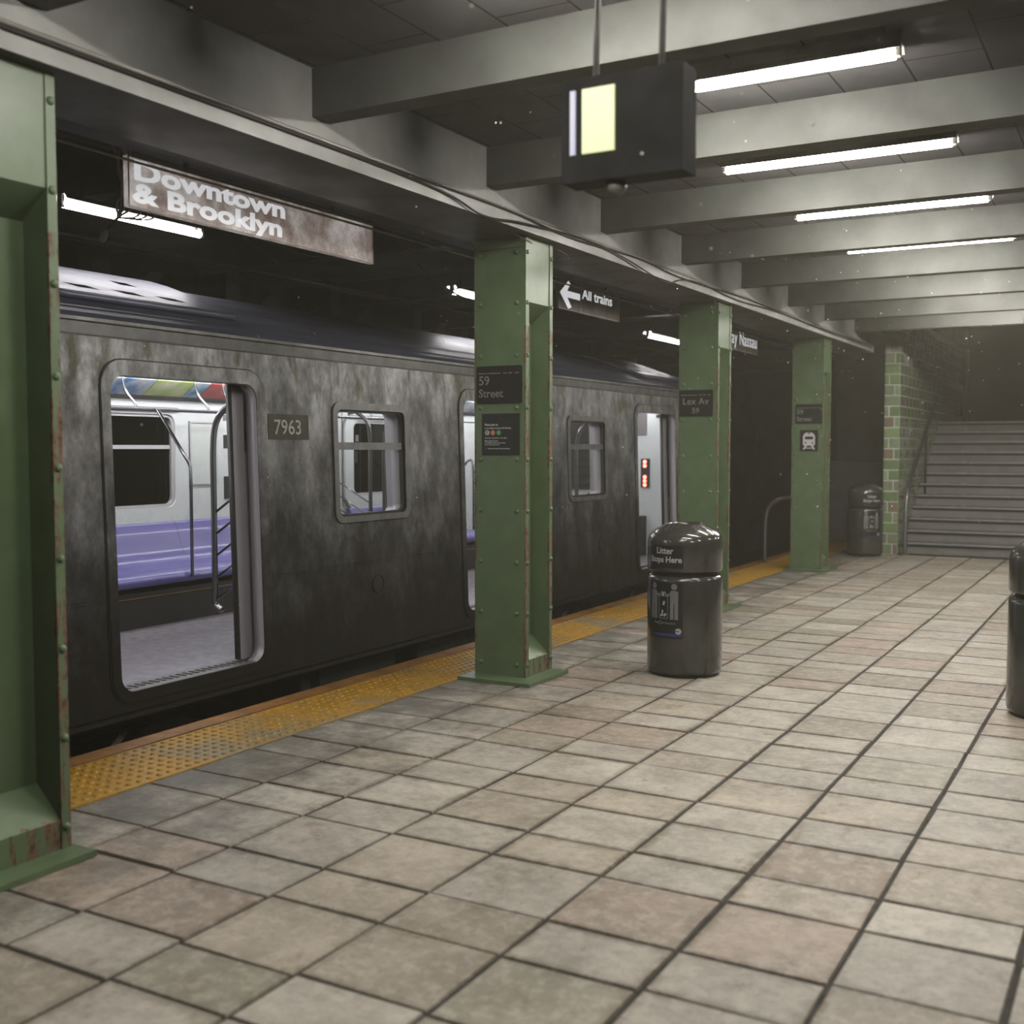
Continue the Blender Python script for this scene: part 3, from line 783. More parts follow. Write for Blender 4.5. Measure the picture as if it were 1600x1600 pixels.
def vent(y0, y1):
    """louvred housing lying on the roof; u along the car, v across"""
    hs = []
    n = int((y1-y0-.2)/.33)
    for k in range(n):
        u = y0+.236+.336*k
        if u+.2 > y1: break
        hs.append([(u-.02, .235), (u+.03, .155), (u+.185, .155), (u+.15, .235)])
        if k % 2: hs.append([(u+.20, .50), (u+.235, .425), (u+.37, .425), (u+.335, .50)] if u+.42 < y1 else [(u+.08, .50), (u+.11, .425), (u+.2, .425), (u+.17, .50)])
        if k == 0: hs.append([(u-.08, .52), (u-.04, .44), (u+.09, .44), (u+.06, .52)])
    out = rrect(y0, y1, 0.0, 1.94, .07)
    # dense grid so that it follows the roof
    me = plate([out]+hs, .036, lambda u, v, w: Vector((-5.15-v, u, w)))
    bm = bmesh.new(); bm.from_mesh(me)
    for k in range(1, 24):
        x = -5.15-1.94*k/24
        bmesh.ops.bisect_plane(bm, geom=bm.verts[:]+bm.edges[:]+bm.faces[:], plane_co=(x, 0, 0), plane_no=(1, 0, 0), dist=1e-5)
    for v in bm.verts: v.co.z += rz(max(min(v.co.x, -5.02), -7.2))+.006
    return bm
for y0, y1 in ((4.14, 5.54), (12.22, 13.6), (-.2, 1.6)):
    v = obj('roof_vent', vent(y0, y1), M['roof'], train)
    bm = extr([(x, z+.006) for x, z in RP[5:-5]], y0+.05, y1-.06, .004)
    obj('vent_backing', bm, M['slot'], v)
# door surrounds, reveals, sills, leaves
def ring(o, i, t, fn): return plate([o, i], t, fn)
for k, (a, b) in enumerate(doors):
    fr = finish('door_frame', ring(rrect(a-.06, b+.07, DZ0-.06, DZ1+.085, .15), rrect(a, b, DZ0, DZ1, .095), .012, lambda u, v, w: tface(u, v, w)), M['train'], train)
    gro = finish('frame_seal', ring(rrect(a-.068, b+.078, DZ0-.068, DZ1+.093, .155), rrect(a-.055, b+.065, DZ0-.055, DZ1+.08, .148), .006, lambda u, v, w: tface(u, v, w)), M['rubber'], fr)
    finish('reveal', ring(rrect(a-.012, b+.012, DZ0-.012, DZ1+.012, .105), rrect(a, b, DZ0, DZ1, .095), .085, lambda u, v, w: tface(u, v, w-.084)), M['leaf'], fr)
    # sill plate with anti-slip ribs
    s = obj('door_sill', B(-5.04, TX(.2)+.008, a+.07, b-.07, DZ0-.02, DZ0+.004), M['frame'], train)
    bm = bmesh.new(); yy = a+.10
    while yy < b-.10:
        box(bm, -4.975, -4.905, yy, yy+.022, DZ0+.004, DZ0+.008); yy += .052
    obj('tread_ribs', bm, M['rubber'], s)
    # retracted right-hand leaf (its edge stands out of the pocket), left leaf fully inside
    for y0, y1 in ((b-.095, b+.40), (a-.60, a-.015)):
        lf = finish('door_leaf', plate([[(y0, DZ0+.01), (y1, DZ0+.01), (y1, DZ1+.03), (y0, DZ1+.03)], rrect(y0+.13, y1-.1, .95, 1.72, .05)], .034, lambda u, v, w: Vector((TX(v)-.145+w, u, v))), M['leaf'], train)
        finish('leaf_edge_rubber', plate([[(y0-.02, DZ0+.012), (y0, DZ0+.012), (y0, DZ1+.03), (y0-.02, DZ1+.03)]], .03, lambda u, v, w: Vector((TX(v)-.143+w, u, v))), M['rubber'], lf)
        finish('pane', plate([rrect(y0+.13, y1-.1, .95, 1.72, .05)], .006, lambda u, v, w: Vector((TX(v)-.131+w, u, v))), M['glassdark'], lf)
    # inner pocket post
    obj('pocket_post', B(-5.045, -5.0, b+.0, b+.05, DZ0, 2.1), M['steel'], train)
# door closers: dark gap behind surround
# windows
for k, (a, b) in enumerate(wins):
    fr = finish('window_frame', ring(rrect(a-.035, b+.035, WZ0-.03, WZ1+.04, .075), rrect(a+.012, b-.012, WZ0+.012, WZ1-.012, .05), .014, lambda u, v, w: tface(u, v, w)), M['frame'], train)
    finish('gasket', ring(rrect(a-.012, b+.012, WZ0-.012, WZ1+.012, .055), rrect(a+.025, b-.03, WZ0+.03, WZ1-.03, .05), .03, lambda u, v, w: tface(u, v, w-.035)), M['rubber'], fr)
    finish('reveal', ring(rrect(a-.02, b+.02, WZ0-.02, WZ1+.02, .06), rrect(a+.012, b-.018, WZ0+.012, WZ1-.02, .05), .13, lambda u, v, w: tface(u, v, w-.17)), M['leaf'], fr)
    finish('window_bar', plate([[(a, 1.54), (b, 1.54), (b, 1.592), (a, 1.592)]], .02, lambda u, v, w: tface(u, v, w-.03)), M['frame'], fr)
    finish('pane', plate([rrect(a+.01, b-.01, WZ0+.01, WZ1-.01, .05)], .006, lambda u, v, w: tface(u, v, w-.028)), M['glass'], fr)
# number plate
pl = finish('number_plate', plate([[(5.505, 1.606), (5.90, 1.606), (5.90, 1.771), (5.505, 1.771)]], .004, tface), mat('number_plate_green', (70, 72, 54), .55, .2, .4, 8), train)
finish('numerals', text('7963', .135, lambda a, b, w: tface(5.555+a, 1.642+b, w+.004), .001, .0008, sx=1.02), mat('numeral_paint', (196, 194, 184), .5, 0, .35, 40, 0), pl)
# seam beads and round hatches
for z in (.722, .742):
    segs = [(TY0, doors[0][0]-.08)]+[(doors[i][1]+.10, doors[i+1][0]-.08) for i in range(3)]+[(doors[3][1]+.1, TY1)]
    for a, b in segs: obj('seam_bead', B(TX(z)-.002, TX(z)+.004, a, b, z-.003, z+.003), M['train'], train)
for yc in (3.03, 6.63, 10.48):
    h = finish('round_hatch', ring(circ(yc, .566, .068), circ(yc, .566, .06), .008, tface), M['darkmetal'], train)
    finish('hatch_disc', plate([circ(yc, .566, .057)], .003, tface), M['train'], h)
    finish('hatch_slot', plate([[(yc-.03, .555), (yc+.03, .570), (yc+.03, .577), (yc-.03, .562)]], .005, tface), M['rubber'], h)
# skirt, underframe, bogies
obj('skirt_rail', B(-4.90, -4.865, TY0, TY1, .055, .1), M['darkmetal'], train)
bm = bmesh.new(); box(bm, -7.3, -4.93, TY0, TY1, .02, .12)
obj('underframe', bm, M['darkmetal'], train)
for a, b, z in ((6.1, 7.0, -.35), (7.3, 8.3, -.5), (8.5, 9.1, -.3), (5.9, 6.0, -.4)):
    obj('equipment_box', B(-6.6, -4.98, a, b, z, .02), M['darkmetal'], train, bevel=.02)
for yc in (2.9, 4.95, 10.9, 12.7):
    for x in (-5.25, -6.9):
        w = bmesh.new(); lathe(w, [(0, 0), (.08, 0), (.09, .02), (.3, .02), (.36, .01), (.43, .01), (.43, .09), (.46, .11), (.46, .13), (0, .13)], 0, 0, 40)
        bmesh.ops.rotate(w, verts=w.verts[:], matrix=Matrix.Rotation(-PI/2, 3, 'Y')); bmesh.ops.translate(w, verts=w.verts[:], vec=(x+(.0 if x > -6 else 0), yc, -.54))
        wh = obj('wheel', w, M['wheel'], train, smooth=False)
for y0, y1 in ((2.3, 5.5), (10.3, 13.3)):
    obj('bogie_frame', B(-5.18, -5.06, y0, y1, -.42, -.26), M['darkmetal'], train, bevel=.03)
    obj('bogie_frame', B(-7.1, -6.98, y0, y1, -.42, -.26), M['darkmetal'], train, bevel=.03)
# ---- interior
obj('floor_panel', B(-7.33, -4.99, TY0, TY1, .13, .206), M['trainfloor'], train)
hol = [rrect(a, b, FZ0, FZ1, .07) for a, b in far_w]
finish('far_wall', plate([[(TY0, .2), (TY1, .2), (TY1, 2.06), (TY0, 2.06)]]+hol, .03, lambda u, v, w: Vector((-7.22+w, u, v))), M['white'], train)
# near inner wall lining with openings
finish('near_wall_lining', plate([[(TY0, .2), (TY1, .2), (TY1, 2.1), (TY0, 2.1)]]+[[(a-.0, .2), (b+.0, .2), (b+.0, DZ1+.02), (a-.0, DZ1+.02)] for a, b in doors]+[rrect(a-.01, b+.01, WZ0-.01, WZ1+.01, .06) for a, b in wins], .012, lambda u, v, w: Vector((-5.06+w, u, v))), M['white'], train)
obj('ceiling_panel', B(-7.3, -4.95, TY0, TY1, 2.16, 2.2), M['white'], train)
# far-side cove with adverts, near cove
def cove(x0, z0, x1, z1, y0, y1, th, w=0):
    bm = bmesh.new(); d = Vector((z1-z0, 0, -(x1-x0))).normalized()*th
    a = [(x0, z0), (x1, z1), (x1+d.x, z1+d.z), (x0+d.x, z0+d.z)]
    A = [bm.verts.new((x, y0, z)) for x, z in a]; Bv = [bm.verts.new((x, y1, z)) for x, z in a]
    bm.faces.new(A); bm.faces.new(Bv[::-1])
    for i in range(4): bm.faces.new((A[i], Bv[i], Bv[(i+1) % 4], A[(i+1) % 4]))
    return bm
obj('cove_panel', cove(-7.19, 1.95, -6.86, 2.16, TY0, TY1, -.01), M['ingrey'], train)
AD = [('ad1', 3.2, .62), ('ad2', 3.0, .6)]
ads = ['ad1', 'ad3', 'ad1', 'ad2', 'ad3', 'ad4', 'ad1', 'ad3', 'ad1', 'ad3', 'ad1', 'ad3', 'ad1', 'ad2', 'ad3', 'ad1', 'ad4']
edges = [3.2, 4.6, 5.6, 6.5, 6.93, 7.1, 7.6, 8.5, 9.3, 10.1, 10.9, 11.7, 12.4, 13.1]
for i, (a, b) in enumerate(zip(edges, edges[1:])):
    obj('advert_panel', cove(-7.105, 1.985, -6.93, 2.10, a+.005, b-.005, .006), M[ads[i]], train)
obj('lamp_strip', B(-6.84, -6.74, TY0+.2, 13.1, 2.135, 2.158), M['inlamp'], train)
obj('lamp_strip', B(-5.5, -5.4, TY0+.2, 13.1, 2.135, 2.158), M['inlamp'], train)
# far windows
for k, (a, b) in enumerate(far_w):
    su = finish('window_surround', ring(rrect(a-.14, b+.16, FZ0-.16, FZ1+.09, .17), rrect(a-.015, b+.015, FZ0-.02, FZ1+.02, .085), .05, lambda u, v, w: Vector((-7.19+w, u, v))), M['white'], train)
    finish('surround_lip', ring(rrect(a-.02, b+.02, FZ0-.025, FZ1+.025, .09), rrect(a+.01, b-.01, FZ0+.005, FZ1-.005, .06), .03, lambda u, v, w: Vector((-7.185+w, u, v))), M['inwhite2'], su)
    finish('window_bar', plate([[(a, 1.545), (b, 1.545), (b, 1.577), (a, 1.577)]], .02, lambda u, v, w: Vector((-7.2+w, u, v))), M['inwhite2'], su)
    finish('vent_shade', plate([rrect(a-.1, b+.05, FZ1+.035, FZ1+.075, .015)], .01, lambda u, v, w: Vector((-7.14+w, u, v))), M['ingrey'], su)
    finish('pane', plate([rrect(a, b, FZ0, FZ1, .06)], .006, lambda u, v, w: Vector((-7.205+w, u, v))), M['glassdark'], su)
# maps and notices
def frame_panel(y0, y1, z0, z1):
    f = finish('map_frame', ring(rrect(y0-.015, y1+.015, z0-.015, z1+.015, .008), rrect(y0, y1, z0, z1, .005), .014, lambda u, v, w: Vector((-7.19+w, u, v))), M['inwhite2'], train)
    finish('map_sheet', plate([[(y0, z0), (y1, z0), (y1, z1), (y0, z1)]], .006, lambda u, v, w: Vector((-7.19+w, u, v))), M['map'], f)
frame_panel(7.10, 7.40, 1.25, 1.77); frame_panel(10.7, 11.0, 1.25, 1.77)
for yy, zz, w_, h in ((7.50, 1.80, .05, .05), (7.50, 1.55, .05, .12), (7.5, 1.1, .06, .2), (9.30, 1.88, .10, .10), (9.42, 1.62, .05, .07), (9.40, 1.40, .05, .12), (9.42, 1.0, .06, .08)):
    obj('notice', B(-7.19, -7.183, yy, yy+w_, zz, zz+h), M['rubber'] if zz > 1.85 or zz < 1.6 else M['ingrey'], train)
for yy in (9.20, 9.50):
    obj('panel_seam', B(-7.19, -7.186, yy-.004, yy+.004, .95, 2.0), M['rubber'], train)
obj('panel_seam', B(-7.19, -7.186, 9.28, 9.46, 1.845, 1.852), M['rubber'], train)
# benches (far side) : profile extruded
def bench(y0, y1):
    prof = [(-7.17, .935), (-7.14, .94), (-7.10, .86), (-7.06, .74), (-7.02, .66), (-6.96, .615), (-6.85, .60), (-6.70, .612), (-6.60, .612), (-6.54, .59), (-6.515, .555), (-6.52, .515), (-6.55, .50), (-7.17, .50)]
    raw = prof; mid = smoothpts([(x, 0, z) for x, z in prof[1:13]], 4)
    prof = [prof[0]]+[(p.x, p.z) for p in mid]+[prof[-1]]
    bm = bmesh.new()
    A = [bm.verts.new((x, y0, z)) for x, z in prof]; Bv = [bm.verts.new((x, y1, z)) for x, z in prof]
    bm.faces.new([bm.verts.new(v.co) for v in A[::-1]]); bm.faces.new([bm.verts.new(v.co) for v in Bv])
    for i in range(len(prof)): bm.faces.new((A[i], Bv[i], Bv[(i+1) % len(prof)], A[(i+1) % len(prof)]))
    prof = raw
    be = obj('bench_seat', bm, M['seat'], train)
    for p in be.data.polygons:
        if len(p.vertices) == 4 and p.normal.x > -.5 and p.normal.z > -.9: p.use_smooth = True
    n = max(1, int((y1-y0)/.62)); bm = bmesh.new()
    for k in range(1, n):
        yy = y0+(y1-y0)*k/n
        for (xa, za), (xb, zb) in zip(prof[1:12], prof[2:13]):
            dx, dz = xb-xa, zb-za; L = math.hypot(dx, dz); nx, nz = -dz/L*.003, dx/L*.003
            q = [(xa-nx*-1, za+nz), (xb-nx*-1, zb+nz)]
            v = [bm.verts.new((xa+nx, yy-.002, za+nz)), bm.verts.new((xb+nx, yy-.002, zb+nz)), bm.verts.new((xb+nx, yy+.002, zb+nz)), bm.verts.new((xa+nx, yy+.002, za+nz))]
            bm.faces.new(v)
    obj('seat_joint', bm, M['rubber'], be)
    obj('bench_base', B(-7.17, -6.53, y0, y1, .207, .47), M['seatbase'], train)
    obj('base_trim', B(-6.53, -6.522, y0, y1, .43, .437), mat('brass_trim', (150, 128, 70), .4, .6), train)
for y0, y1 in ((2.3, 4.4), (5.35, 7.60), (9.25, 11.2), (12.0, 13.1)):
    bench(y0, y1)
# overhead rail with curved brackets
obj('overhead_rail', T([(-6.65, TY0+.2, 1.846), (-6.65, 13.1, 1.846)], .014, 8), M['chrome'], train, smooth=True)
yb = [3.5+.60*k for k in range(16)]; yb = [2.6, 3.5, 4.4, 5.3, 6.03, 6.78, 7.10, 8.2, 9.0, 9.6, 10.4, 11.2, 12.0, 12.8]
for yy in yb:
    obj('rail_bracket', T(smoothpts([(-6.65, yy, 1.85), (-6.70, yy+.02, 1.90), (-6.80, yy+.03, 1.99), (-6.84, yy+.03, 2.14)], 4), .010, 6), M['chrome'], train, smooth=True)
# poles and partitions
def pole_set(yy, s=1):
    obj('grab_pole', T([(-6.62, yy-.22*s, 1.85), (-6.52, yy, 1.44), (-6.50, yy, 1.40), (-6.50, yy, .55)], .014, 8), M['chrome'], train, smooth=True)
def partition(yy, s=1):
    p = obj('partition_pole', T(smoothpts([(-6.66, yy+.17*s, 1.93), (-6.60, yy+.10*s, 1.90), (-6.52, yy+.02*s, 1.80), (-6.50, yy, 1.62), (-6.50, yy, 1.2), (-6.50, yy, .6), (-6.50, yy, .36), (-6.53, yy+.03*s, .29)], 5), .019, 10), M['chrome'], train, smooth=True)
    obj('partition_pole', T(smoothpts([(-7.10, yy+.02*s, 1.35), (-7.05, yy+.02*s, 1.40), (-6.98, yy+.03*s, 1.36), (-6.97, yy+.03*s, .9), (-6.97, yy+.03*s, .30)], 5), .014, 8), M['chrome'], train, smooth=True)
    for k in range(6):
        z = 1.02-.13*k
        obj('partition_rod', T([(-6.50, yy, z), (-6.97, yy+.03*s, z+.26)], .007, 6), M['chrome'], train, smooth=True)
for yy, s in ((6.42, 1), (9.75, 1), (10.35, -1), (3.2, 1), (12.4, 1)): pole_set(yy, s)
for yy, s in ((8.75, -1), (4.6, -1), (11.45, -1), (9.95, 1)): partition(yy, s)
# near-side benches backs (seen through windows) and partition hoops
for y0, y1 in ((5.79, 7.45), (9.39, 11.0)):
    be = obj('bench_seat', B(-5.5, -5.07, y0, y1, .56, .61), M['seat'], train, bevel=.015)
    obj('bench_back', B(-5.11, -5.07, y0, y1, .61, .93), M['seat'], train, bevel=.01)
    obj('bench_base', B(-5.45, -5.07, y0, y1, .207, .56), M['seatbase'], train)
for yy in (5.64, 7.60, 9.24, 11.2):
    obj('door_partition', T(smoothpts([(-5.44, yy, .45), (-5.50, yy, .50), (-5.50, yy, .62), (-5.50, yy, 1.2), (-5.50, yy, 1.55), (-5.47, yy, 1.72), (-5.38, yy, 1.82), (-5.24, yy, 1.86), (-5.07, yy, 1.86)], 5), .021, 10), M['chrome'], train, smooth=True)
    for k in range(5):
        z = 1.11-.148*k
        obj('partition_rod', T([(-5.50, yy, z), (-5.07, yy, z+.27)], .008, 6), M['chrome'], train, smooth=True)
# cab bulkhead
obj('bulkhead', B(-7.2, -5.05, 13.2, 13.25, .2, 2.16), M['white'], train)
obj('bulkhead_window', B(-5.85, -5.50, 13.185, 13.2, 1.72, 2.1), M['ingrey'], train)
obj('bulkhead_camera', B(-5.37, -5.33, 13.18, 13.2, 1.93, 1.97), M['rubber'], train)
ind = obj('indicator_panel', B(-5.57, -5.46, 13.175, 13.2, 1.06, 1.42), M['rubber'], train)
for z in (1.38, 1.33, 1.19, 1.14, 1.09):
    obj('red_lamp', T([(-5.515, 13.178, z), (-5.515, 13.168, z)], .024, 12), M['redled'], ind)
obj('bulkhead_door_window', B(-6.72, -6.29, 13.185, 13.2, 1.02, 1.97), M['rubber'], train)
obj('bulkhead_ledge', B(-5.8, -5.5, 13.0, 13.2, .2, .7), M['seatbase'], train)
obj('end_wall', B(-7.33, -4.9, TY1-.03, TY1, .1, 2.2), M['train'], train)
obj('end_wall', B(-7.33, -4.9, TY0, TY0+.03, .1, 2.2), M['train'], train)

# track rails
for x in (-5.3, -6.9):
    bm = bmesh.new(); box(bm, x-.06, x+.06, Y0, 29, -1.15, -1.13); box(bm, x-.012, x+.012, Y0, 29, -1.13, -1.03); box(bm, x-.035, x+.035, Y0, 29, -1.03, -1.0)
    o = tag(obj('track_rail', bm, M['wheel']), 'steel running rail under the train, %s the platform' % ('nearer' if x > -6 else 'farther from'), 'rail', 'running rails'); recentre(o)

# ================================================================== LITTER BINS
BR = .257
def make_bin(bx, by, th0, label):
    t = thing('litter_bin', label, 'bin', (bx, by, 0), 'dark grey litter bins on the platform')
    bm = bmesh.new()
    lathe(bm, [(0, .02), (BR-.012, .02), (BR-.004, .03), (BR, .05), (BR, .655), (BR-.004, .672), (BR-.014, .684), (BR-.03, .690), (.0, .690)], bx, by, 72)
    obj('bin_body', bm, M['bin'], t, smooth=True)
    bm = bmesh.new(); lathe(bm, [(0, 0), (BR-.02, 0), (BR-.02, .02), (0, .02)], bx, by, 48); obj('base_ring', bm, M['rubber'], t)
    bm = bmesh.new(); lathe(bm, [(0, .69), (BR-.035, .69), (BR-.035, .715), (0, .715)], bx, by, 48); obj('neck', bm, M['bindark'], t, smooth=False)
    bm = bmesh.new()
    lathe(bm, [(0, .712), (BR-.022, .712), (BR-.006, .717), (BR, .73), (BR, .905), (BR-.003, .930), (BR-.010, .950), (BR-.022, .968), (BR-.040, .985), (BR-.066, 1.002), (BR-.095, 1.017), (.142, 1.030), (.128, 1.037), (.118, 1.036), (.112, 1.02), (.112, .95), (0, .95)], bx, by, 72)
    obj('lid', bm, M['bin'], t, smooth=True)
    bm = bmesh.new(); lathe(bm, [(0, .952), (.111, .952), (.111, 1.012), (.1105, 1.012), (.1105, .953), (0, .9535)], bx, by, 40); obj('opening_liner', bm, M['bindark'], t)
    def cyl(du, z0, off):
        return lambda u, v, w: Vector((bx+(BR+off+w)*math.cos(th0+(u+du)/BR), by+(BR+off+w)*math.sin(th0+(u+du)/BR), z0+v))
    def bent(outl, z0, off, du=0, tk=.0006):
        me = plate(outl, tk, lambda u, v, w: Vector((u, v, w)))
        bm = bmesh.new(); bm.from_mesh(me)
        us = [v.co.x for v in bm.verts]; u = min(us)+.012
        while u < max(us):
            bmesh.ops.bisect_plane(bm, geom=bm.verts[:]+bm.edges[:]+bm.faces[:], plane_co=(u, 0, 0), plane_no=(1, 0, 0), dist=1e-6); u += .012
        fn = cyl(du, z0, off)
        for v in bm.verts: v.co = fn(v.co.x, v.co.y, v.co.z)
        return bm
    # lid decal
    L = obj('lid_label', bent([rrect(-.135, .135, 0, .155, .004)], .745, .0004), M['label'], t, smooth=False)
    for s, v, al in (('Litter', .098, 0), ('Stops Here', .040, 0)):
        finish('lettering', text(s, .060 if s == 'Litter' else .056, lambda a, b, w, v=v: cyl(0, .745, .0014)(a, v+b, w), .0006, .0016, align='CENTER', sx=.98), M['labeltext'], L)
    P = obj('body_label', bent([rrect(-.135, .135, 0, .38, .004)], .27, .0004), M['label'], t)
    def person(cu, s):
        W = .028
        return [[(cu-W, .13), (cu-.003, .13), (cu-.003, .235), (cu+.003, .235), (cu+.003, .13), (cu+W, .13), (cu+W, .29),
                 (cu+W, .315) if s > 0 else (cu+W-.003, .318), (cu+W-.01, .325), (cu-W+.01, .325), (cu-W, .318), (cu-W, .29)], circ(cu, .352, .021, 18)]
    def arm(p, q, w):
        d = Vector((q[0]-p[0], q[1]-p[1])).normalized(); n = Vector((-d.y, d.x))*w/2
        return [(p[0]+n.x, p[1]+n.y), (q[0]+n.x, q[1]+n.y), (q[0]-n.x, q[1]-n.y), (p[0]-n.x, p[1]-n.y)]
    for cu, s in ((-.085, -1), (.075, 1)):
        obj('person_icon', bent(person(cu, s), .27, .0014), M['labelgrey'], P)
        sg = 1 if cu < 0 else -1
        obj('arm_icon', bent([arm((cu+sg*.022, .305), (cu+sg*.048, .288), .014)], .27, .0016), M['labelgrey'], P)
        obj('arm_icon', bent([arm((cu+sg*.046, .286), (cu+sg*.075, .318), .012)], .27, .0018), M['labelgrey'], P)
    obj('bin_icon', bent([rrect(-.042, .032, .132, .29, .012), rrect(-.037, .027, .137, .285, .009)], .27, .0014), M['labelgrey'], P)
    obj('litter_icon', bent([arm((-.008, .285), (-.003, .312), .014), arm((-.004, .225), (.004, .252), .015), arm((-.012, .165), (-.010, .192), .012), arm((-.028, .15), (-.008, .162), .014), arm((.0, .15), (.018, .168), .015)], .27, .0016), M['labeltext'], P)
    finish('lettering', text('Please   the Recycle-It', .020, lambda a, b, w: cyl(0, .27, .0014)(a, .098+b, w), .0006, .0005, align='CENTER', sx=.95), M['labelgrey'], P)
    obj('recycle_ring', bent([circ(-.030, .104, .014, 16), circ(-.030, .104, .009, 16)], .27, .002), M['bgreen'], P)
    obj('logo_disc', bent([circ(.105, .052, .021, 20), [(.085, .049), (.11, .049), (.11, .055), (.085, .055)]], .27, .0014), M['labeltext'], P)
    obj('blue_band', bent([[(-.133, .03), (-.05, .016), (.13, .014), (.13, .034), (.0, .034)]], .27, .0014), M['labelblue'], P)
    return t
make_bin(-2.765, 7.33, math.radians(-102), 'glossy dark grey litter bin reading Litter Stops Here, standing in the middle of the platform')
make_bin(-3.56, 16.88-.14, math.radians(-56), 'small distant dark litter bin standing beside the green tiled pillar')
make_bin(-.438, 7.18, math.radians(60), 'dark grey litter bin cut off by the right edge of the picture')

# ================================================================== STAIRS, TILED PILLAR
SX0, SX1 = -3.15, 3.0
SY = 17.02
bm = bmesh.new()
lay = bm.loops.layers.float_color.new('tint')
px0, px1, py0, py1, pz1 = -3.38, -3.15, SY, 24.0, 3.5
box(bm, px0+.008, px1-.008, py0+.008, py1, 0, pz1, 1)
def gcol():
    k = R.random(); l = R.uniform(.75, 1.15)
    c = (132, 154, 108) if k < .42 else (150, 166, 132) if k < .65 else (150, 152, 126) if k < .84 else (142, 124, 108) if k < .93 else (186, 190, 172)
    c = hexc(*c); return tuple([min(1, x*l) for x in c[:3]]+[1])
def wtile(fn, u0, u1, v0, v1):
    g, s, d = .0085, .006, .008; c = gcol()
    q = [(u0+g, v0+g), (u1-g, v0+g), (u1-g, v1-g), (u0+g, v1-g)]
    qi = [(u0+g+s, v0+g+s), (u1-g-s, v0+g+s), (u1-g-s, v1-g-s), (u0+g+s, v1-g-s)]
    a = [bm.verts.new(fn(u, v, 0)) for u, v in q]; b = [bm.verts.new(fn(u, v, d)) for u, v in qi]
    for f in [bm.faces.new(b)]+[bm.faces.new((a[i], a[(i+1) % 4], b[(i+1) % 4], b[i])) for i in range(4)]:
        f.material_index = 0
        for l in f.loops: l[lay] = c
H = .1545
for row in range(int(pz1/H)):
    v0, v1 = row*H, row*H+H
    # front face (towards -Y), widths vary so that joints do not line up
    cut = [px0]+([px0+.15] if row % 3 == 0 else [px0+.075] if row % 3 == 1 else [])+[px1]
    for a_, b_ in zip(cut, cut[1:]): wtile(lambda u, v, w: Vector((u, py0+.008-w, v)), a_, b_, v0, v1)
    u = py0
    while u < py0+6.2:
        w_ = R.choice((.16, .23, .30)); wtile(lambda uu, v, w: Vector((px1-.008+w, uu, v)), u, min(u+w_, py0+6.4), v0, v1); u += w_
me = bpy.data.meshes.new('wall_tiled'); bm.normal_update(); bm.to_mesh(me); bm.free()
o = finish('wall_tiled_pillar', me, [M['walltile'], M['wallgrout']]); o['kind'] = 'structure'; o['category'] = 'wall'; o['label'] = 'green glazed tile pillar beside the stairs'
# steps
NS = 12; rise, tread = .1665, .28
st = bpy.data.objects.new('stair_flight', None); COL.objects.link(st); st.location = ((SX0+SX1)/2, 17.3, 0)
st['kind'] = 'structure'; st['category'] = 'stairs'; st['label'] = 'wide grey stair flight rising into the dark'
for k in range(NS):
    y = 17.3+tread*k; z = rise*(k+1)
    obj('step_shade_strip', B(SX0+.01, SX1, y+.004, y+.03, z-.062, z-.028), M['rubber'], st)  # dark strip stands in for the shade under the nosing
    o = obj('step', B(SX0, SX1, y+.012, y+tread+.02 if k < NS-1 else 24, z-rise-.0 if k else 0, z-.02), M['riser'], st)
    obj('step_tread', B(SX0, SX1, y-.03, y+tread+.012 if k < NS-1 else 24, z-.028, z-.004), M['step'], o)
    obj('step_nosing', B(SX0+.02, SX1, y-.034, y+.02, z-.020, z), M['nosing'], o, bevel=.004)
struct('floor.002', B(-3.15, SX1, Y1, 17.32, -.3, -.002), M['grout'], label='dark strip at the foot of the stairs')
struct('wall_stair_right', B(SX1, XR, 17.3, 24.2, 0, 6), M['darkwall'], label='wall right of the stairs')
struct('wall_stair_end', B(-3.4, XR+.2, 24, 24.2, 0, 6), M['darkwall'], label='dark wall at the top of the stairs')
bm = bmesh.new()
for yy0, zz0, yy1, zz1 in ((17.28, 3.4, 20.6, 5.2), (20.6, 5.2, 24.2, 5.2)):
    v = [bm.verts.new(p) for p in ((-3.6, yy0, zz0), (XR+.2, yy0, zz0), (XR+.2, yy1, zz1), (-3.6, yy1, zz1), (-3.6, yy0, zz0+.2), (XR+.2, yy0, zz0+.2), (XR+.2, yy1, zz1+.2), (-3.6, yy1, zz1+.2))]
    for i in ((3, 2, 1, 0), (4, 5, 6, 7), (0, 1, 5, 4), (1, 2, 6, 5), (2, 3, 7, 6), (3, 0, 4, 7)): bm.faces.new([v[k] for k in i])
struct('ceiling.003', bm, M['darkwall'], label='sloping ceiling over the stairs')
struct('wall_stair_left', B(-3.38, -3.16, SY+.2, 24.0, 3.5, 5.4), M['darkwall'], label='dark wall above the tiled pillar')
# dark stringer beside the steps, handrail
hr = thing('handrail', 'curved steel handrail rising along the tiled wall at the left of the stairs', 'handrail', (-3.07, 17.15, 0))
pts = [(-3.06, 17.10, .0), (-3.06, 17.10, .45), (-3.06, 17.13, .75), (-3.06, 17.25, .95), (-3.06, 17.5, 1.12), (-3.06, 18.0, 1.41), (-3.06, 19.6, 2.36)]
obj('rail_tube', T(smoothpts(pts, 8), .028, 12), M['steel'], hr, smooth=True)
for yy, z0, z1 in ((18.7, .83, 1.80),):
    obj('baluster', T([(-3.06, yy, z0), (-3.06, yy, z1)], .018, 10), M['darkmetal'], hr, smooth=True)
obj('foot_flange', B(-3.11, -3.01, 17.05, 17.15, 0, .012), M['steel'], hr, bevel=.003)
